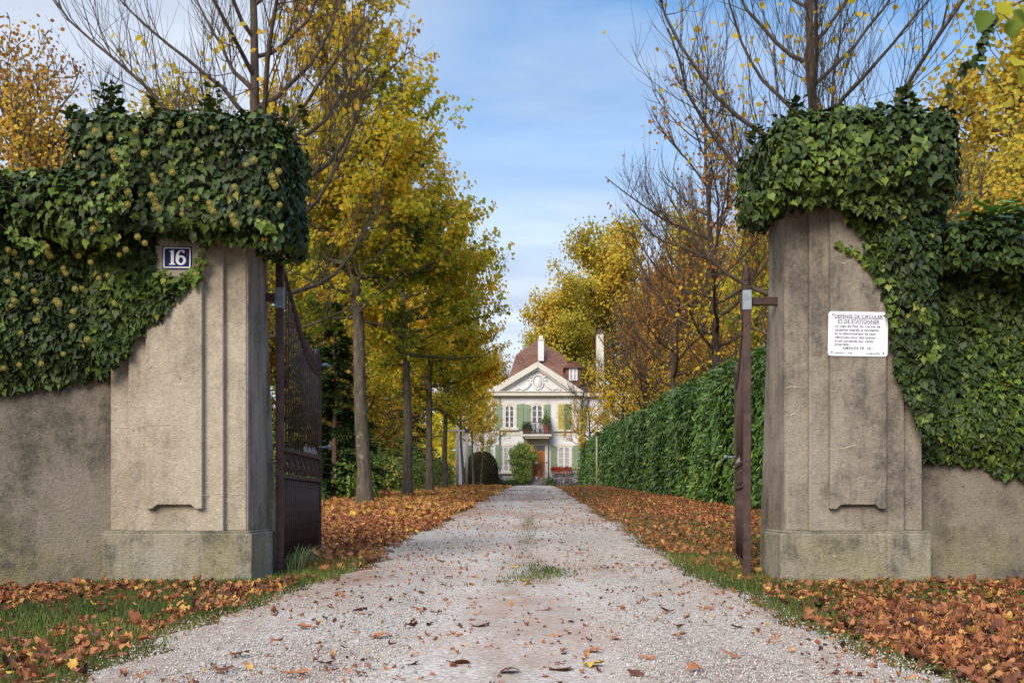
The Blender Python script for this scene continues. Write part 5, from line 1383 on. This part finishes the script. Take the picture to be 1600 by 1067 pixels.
    pw = 2.6; q = v/(np.sum(np.abs(v)**pw, 1, keepdims=True)**(1/pw))
    p = q*np.array([1.28, 1.28, 2.42])*(1+.02*nz(v*1.5)[:, None])*rng.uniform(.965, 1.01, (n, 1))
    leaves('foliage', 'lance', p, nrm(v+rng.normal(0, .6, (n, 3))), nrm(v+rng.normal(0, .7, (n, 3))), rng.uniform(.07, .12, n), np.clip(rng.normal(.5, .22, n)+.15*nz(p*2), 0, 1), MAT['topiary'], rng, root)
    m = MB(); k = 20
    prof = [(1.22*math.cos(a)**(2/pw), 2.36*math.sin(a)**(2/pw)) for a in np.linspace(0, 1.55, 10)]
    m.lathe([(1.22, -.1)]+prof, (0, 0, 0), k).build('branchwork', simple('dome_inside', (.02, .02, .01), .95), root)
    root.location = (hx(751)*77/80+.05, 77, float(gz(-4, 77))); root.scale = (1.0, 1, 1)

# ------------------------------------------------------------------ light, sky, camera
def build_light():
    w = bpy.data.worlds.new('World'); SC.world = w; w.use_nodes = True
    t = w.node_tree; t.nodes.clear(); N = t.nodes.new; L = t.links.new
    out = N('ShaderNodeOutputWorld'); bg = N('ShaderNodeBackground'); sky = N('ShaderNodeTexSky')
    sky.sky_type = 'NISHITA'; sky.sun_disc = False; sky.sun_elevation = rad(SUN_EL); sky.sun_rotation = rad(SUN_ROT)
    sky.air_density = 1.0; sky.dust_density = .6; sky.ozone_density = 2.5
    co = N('ShaderNodeTexCoord'); sep = N('ShaderNodeSeparateXYZ'); L(co.outputs['Generated'], sep.inputs[0])
    # clouds live on a plane high above: direction divided by height
    mz = N('ShaderNodeMath'); mz.operation = 'ADD'; L(sep.outputs[2], mz.inputs[0]); mz.inputs[1].default_value = .12
    dx = N('ShaderNodeMath'); dx.operation = 'DIVIDE'; L(sep.outputs[0], dx.inputs[0]); L(mz.outputs[0], dx.inputs[1])
    dy = N('ShaderNodeMath'); dy.operation = 'DIVIDE'; L(sep.outputs[1], dy.inputs[0]); L(mz.outputs[0], dy.inputs[1])
    cb = N('ShaderNodeCombineXYZ'); L(dx.outputs[0], cb.inputs[0]); L(dy.outputs[0], cb.inputs[1])
    mp = N('ShaderNodeMapping'); mp.inputs['Rotation'].default_value = (0, 0, rad(-28)); mp.inputs['Scale'].default_value = (.55, 1.25, 1); mp.inputs['Location'].default_value = CLOUD_LOC; L(cb.outputs[0], mp.inputs['Vector'])
    n1 = N('ShaderNodeTexNoise'); n1.inputs['Scale'].default_value = 1.1; n1.inputs['Detail'].default_value = 8; n1.inputs['Roughness'].default_value = .55; n1.inputs['Distortion'].default_value = .5; L(mp.outputs[0], n1.inputs['Vector'])
    rp = N('ShaderNodeValToRGB'); rp.color_ramp.elements[0].position = .45; rp.color_ramp.elements[1].position = .70; L(n1.outputs[0], rp.inputs[0])
    rp.color_ramp.elements[0].color = (.04, .04, .04, 1); rp.color_ramp.elements[1].color = (.85, .85, .85, 1)
    # more cloud towards -x (where the photograph is overcast) and near the horizon
    rx = N('ShaderNodeValToRGB'); rx.color_ramp.elements[0].position = .27; rx.color_ramp.elements[1].position = .54; rx.color_ramp.elements[0].color = (.95, .95, .95, 1); rx.color_ramp.elements[1].color = (0, 0, 0, 1)
    ax = N('ShaderNodeMath'); ax.operation = 'MULTIPLY_ADD'; L(sep.outputs[0], ax.inputs[0]); ax.inputs[1].default_value = 1.0; ax.inputs[2].default_value = .5; L(ax.outputs[0], rx.inputs[0])
    rh = N('ShaderNodeValToRGB'); rh.color_ramp.elements[0].position = .20; rh.color_ramp.elements[1].position = .40; rh.color_ramp.elements[0].color = (.98, .98, .98, 1); rh.color_ramp.elements[1].color = (0, 0, 0, 1); L(sep.outputs[2], rh.inputs[0])
    m1 = N('ShaderNodeMath'); m1.operation = 'MAXIMUM'; L(rp.outputs[0], m1.inputs[0]); L(rx.outputs[0], m1.inputs[1])
    m2 = N('ShaderNodeMath'); m2.operation = 'MAXIMUM'; L(m1.outputs[0], m2.inputs[0]); L(rh.outputs[0], m2.inputs[1])
    m3 = N('ShaderNodeMath'); m3.operation = 'MULTIPLY'; L(m2.outputs[0], m3.inputs[0]); m3.inputs[1].default_value = .88
    n2 = N('ShaderNodeTexNoise'); n2.inputs['Scale'].default_value = 2.6; n2.inputs['Detail'].default_value = 6; L(mp.outputs[0], n2.inputs['Vector'])
    cc = N('ShaderNodeValToRGB'); e = cc.color_ramp.elements; k = 1/SKY_STR
    e[0].position = .34; e[0].color = (.265*k, .292*k, .35*k, 1); e[1].position = .66; e[1].color = (.40*k, .423*k, .458*k, 1); L(n2.outputs[0], cc.inputs[0])
    tint = N('ShaderNodeMix'); tint.data_type = 'RGBA'; tint.blend_type = 'MULTIPLY'; tint.inputs[0].default_value = 1; L(sky.outputs[0], tint.inputs[6]); tint.inputs[7].default_value = SKY_TINT
    mx = N('ShaderNodeMix'); mx.data_type = 'RGBA'; L(m3.outputs[0], mx.inputs[0]); L(tint.outputs[2], mx.inputs[6]); L(cc.outputs[0], mx.inputs[7])
    zr = N('ShaderNodeValToRGB'); zr.color_ramp.elements[0].position = .45; zr.color_ramp.elements[1].position = .95; zr.color_ramp.elements[0].color = (1, 1, 1, 1); zr.color_ramp.elements[1].color = (4.0, 3.75, 3.35, 1); L(sep.outputs[2], zr.inputs[0])
    zm = N('ShaderNodeMix'); zm.data_type = 'RGBA'; zm.blend_type = 'MULTIPLY'; zm.inputs[0].default_value = 1; L(mx.outputs[2], zm.inputs[6]); L(zr.outputs[0], zm.inputs[7])
    L(zm.outputs[2], bg.inputs[0]); bg.inputs[1].default_value = SKY_STR; L(bg.outputs[0], out.inputs[0])
    ld = bpy.data.lights.new('sun', 'SUN'); ld.energy = SUN_E; ld.angle = rad(SUN_ANG); ld.color = (1, .91, .78)
    lo = bpy.data.objects.new('sun', ld); COL.objects.link(lo)
    # direction towards the sun
    d = Vector((math.sin(rad(SUN_ROT))*math.cos(rad(SUN_EL)), math.cos(rad(SUN_ROT))*math.cos(rad(SUN_EL)), math.sin(rad(SUN_EL))))
    lo.rotation_euler = d.to_track_quat('Z', 'Y').to_euler(); lo.location = d*30

def build_camera():
    cd = bpy.data.cameras.new('camera'); cd.sensor_width = 36; cd.sensor_fit = 'HORIZONTAL'; cd.lens = F/1600*36
    cd.shift_x = -(VX-800)/1600; cd.shift_y = (VY-533.5)/1600
    cd.clip_start = .1; cd.clip_end = 2000
    c = bpy.data.objects.new('camera', cd); COL.objects.link(c); c.location = (0, 0, CAMZ); c.rotation_euler = (rad(90), 0, 0)
    SC.camera = c

SUN_EL, SUN_ROT, SUN_E, SUN_ANG = 30, 203, 1.75, 30
SKY_STR, SKY_TINT, CLOUD_LOC = .1, (.465, .72, .84, 1), (0, 0, 0)

make_materials()
build_ground(); build_grass(); build_litter()
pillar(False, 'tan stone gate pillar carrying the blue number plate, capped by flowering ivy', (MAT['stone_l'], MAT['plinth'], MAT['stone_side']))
pillar(True, 'grey streaked stone gate pillar carrying the white notice, draped in plain ivy', (MAT['stone_r'], MAT['plinth'], MAT['stone_r']))
build_signs(); build_walls(); build_gates()
build_ivy(); build_hedge()
build_house(); build_trees(); build_shrubs(); overhang(); stakes()
build_light(); build_camera()
vs = SC.view_settings; vs.view_transform = 'Standard'; vs.look = 'None'; vs.exposure = 1.25; vs.gamma = 1
SC.cycles.max_bounces = 6; SC.cycles.diffuse_bounces = 3; SC.cycles.glossy_bounces = 2; SC.cycles.transmission_bounces = 4
SC.cycles.use_denoising = True
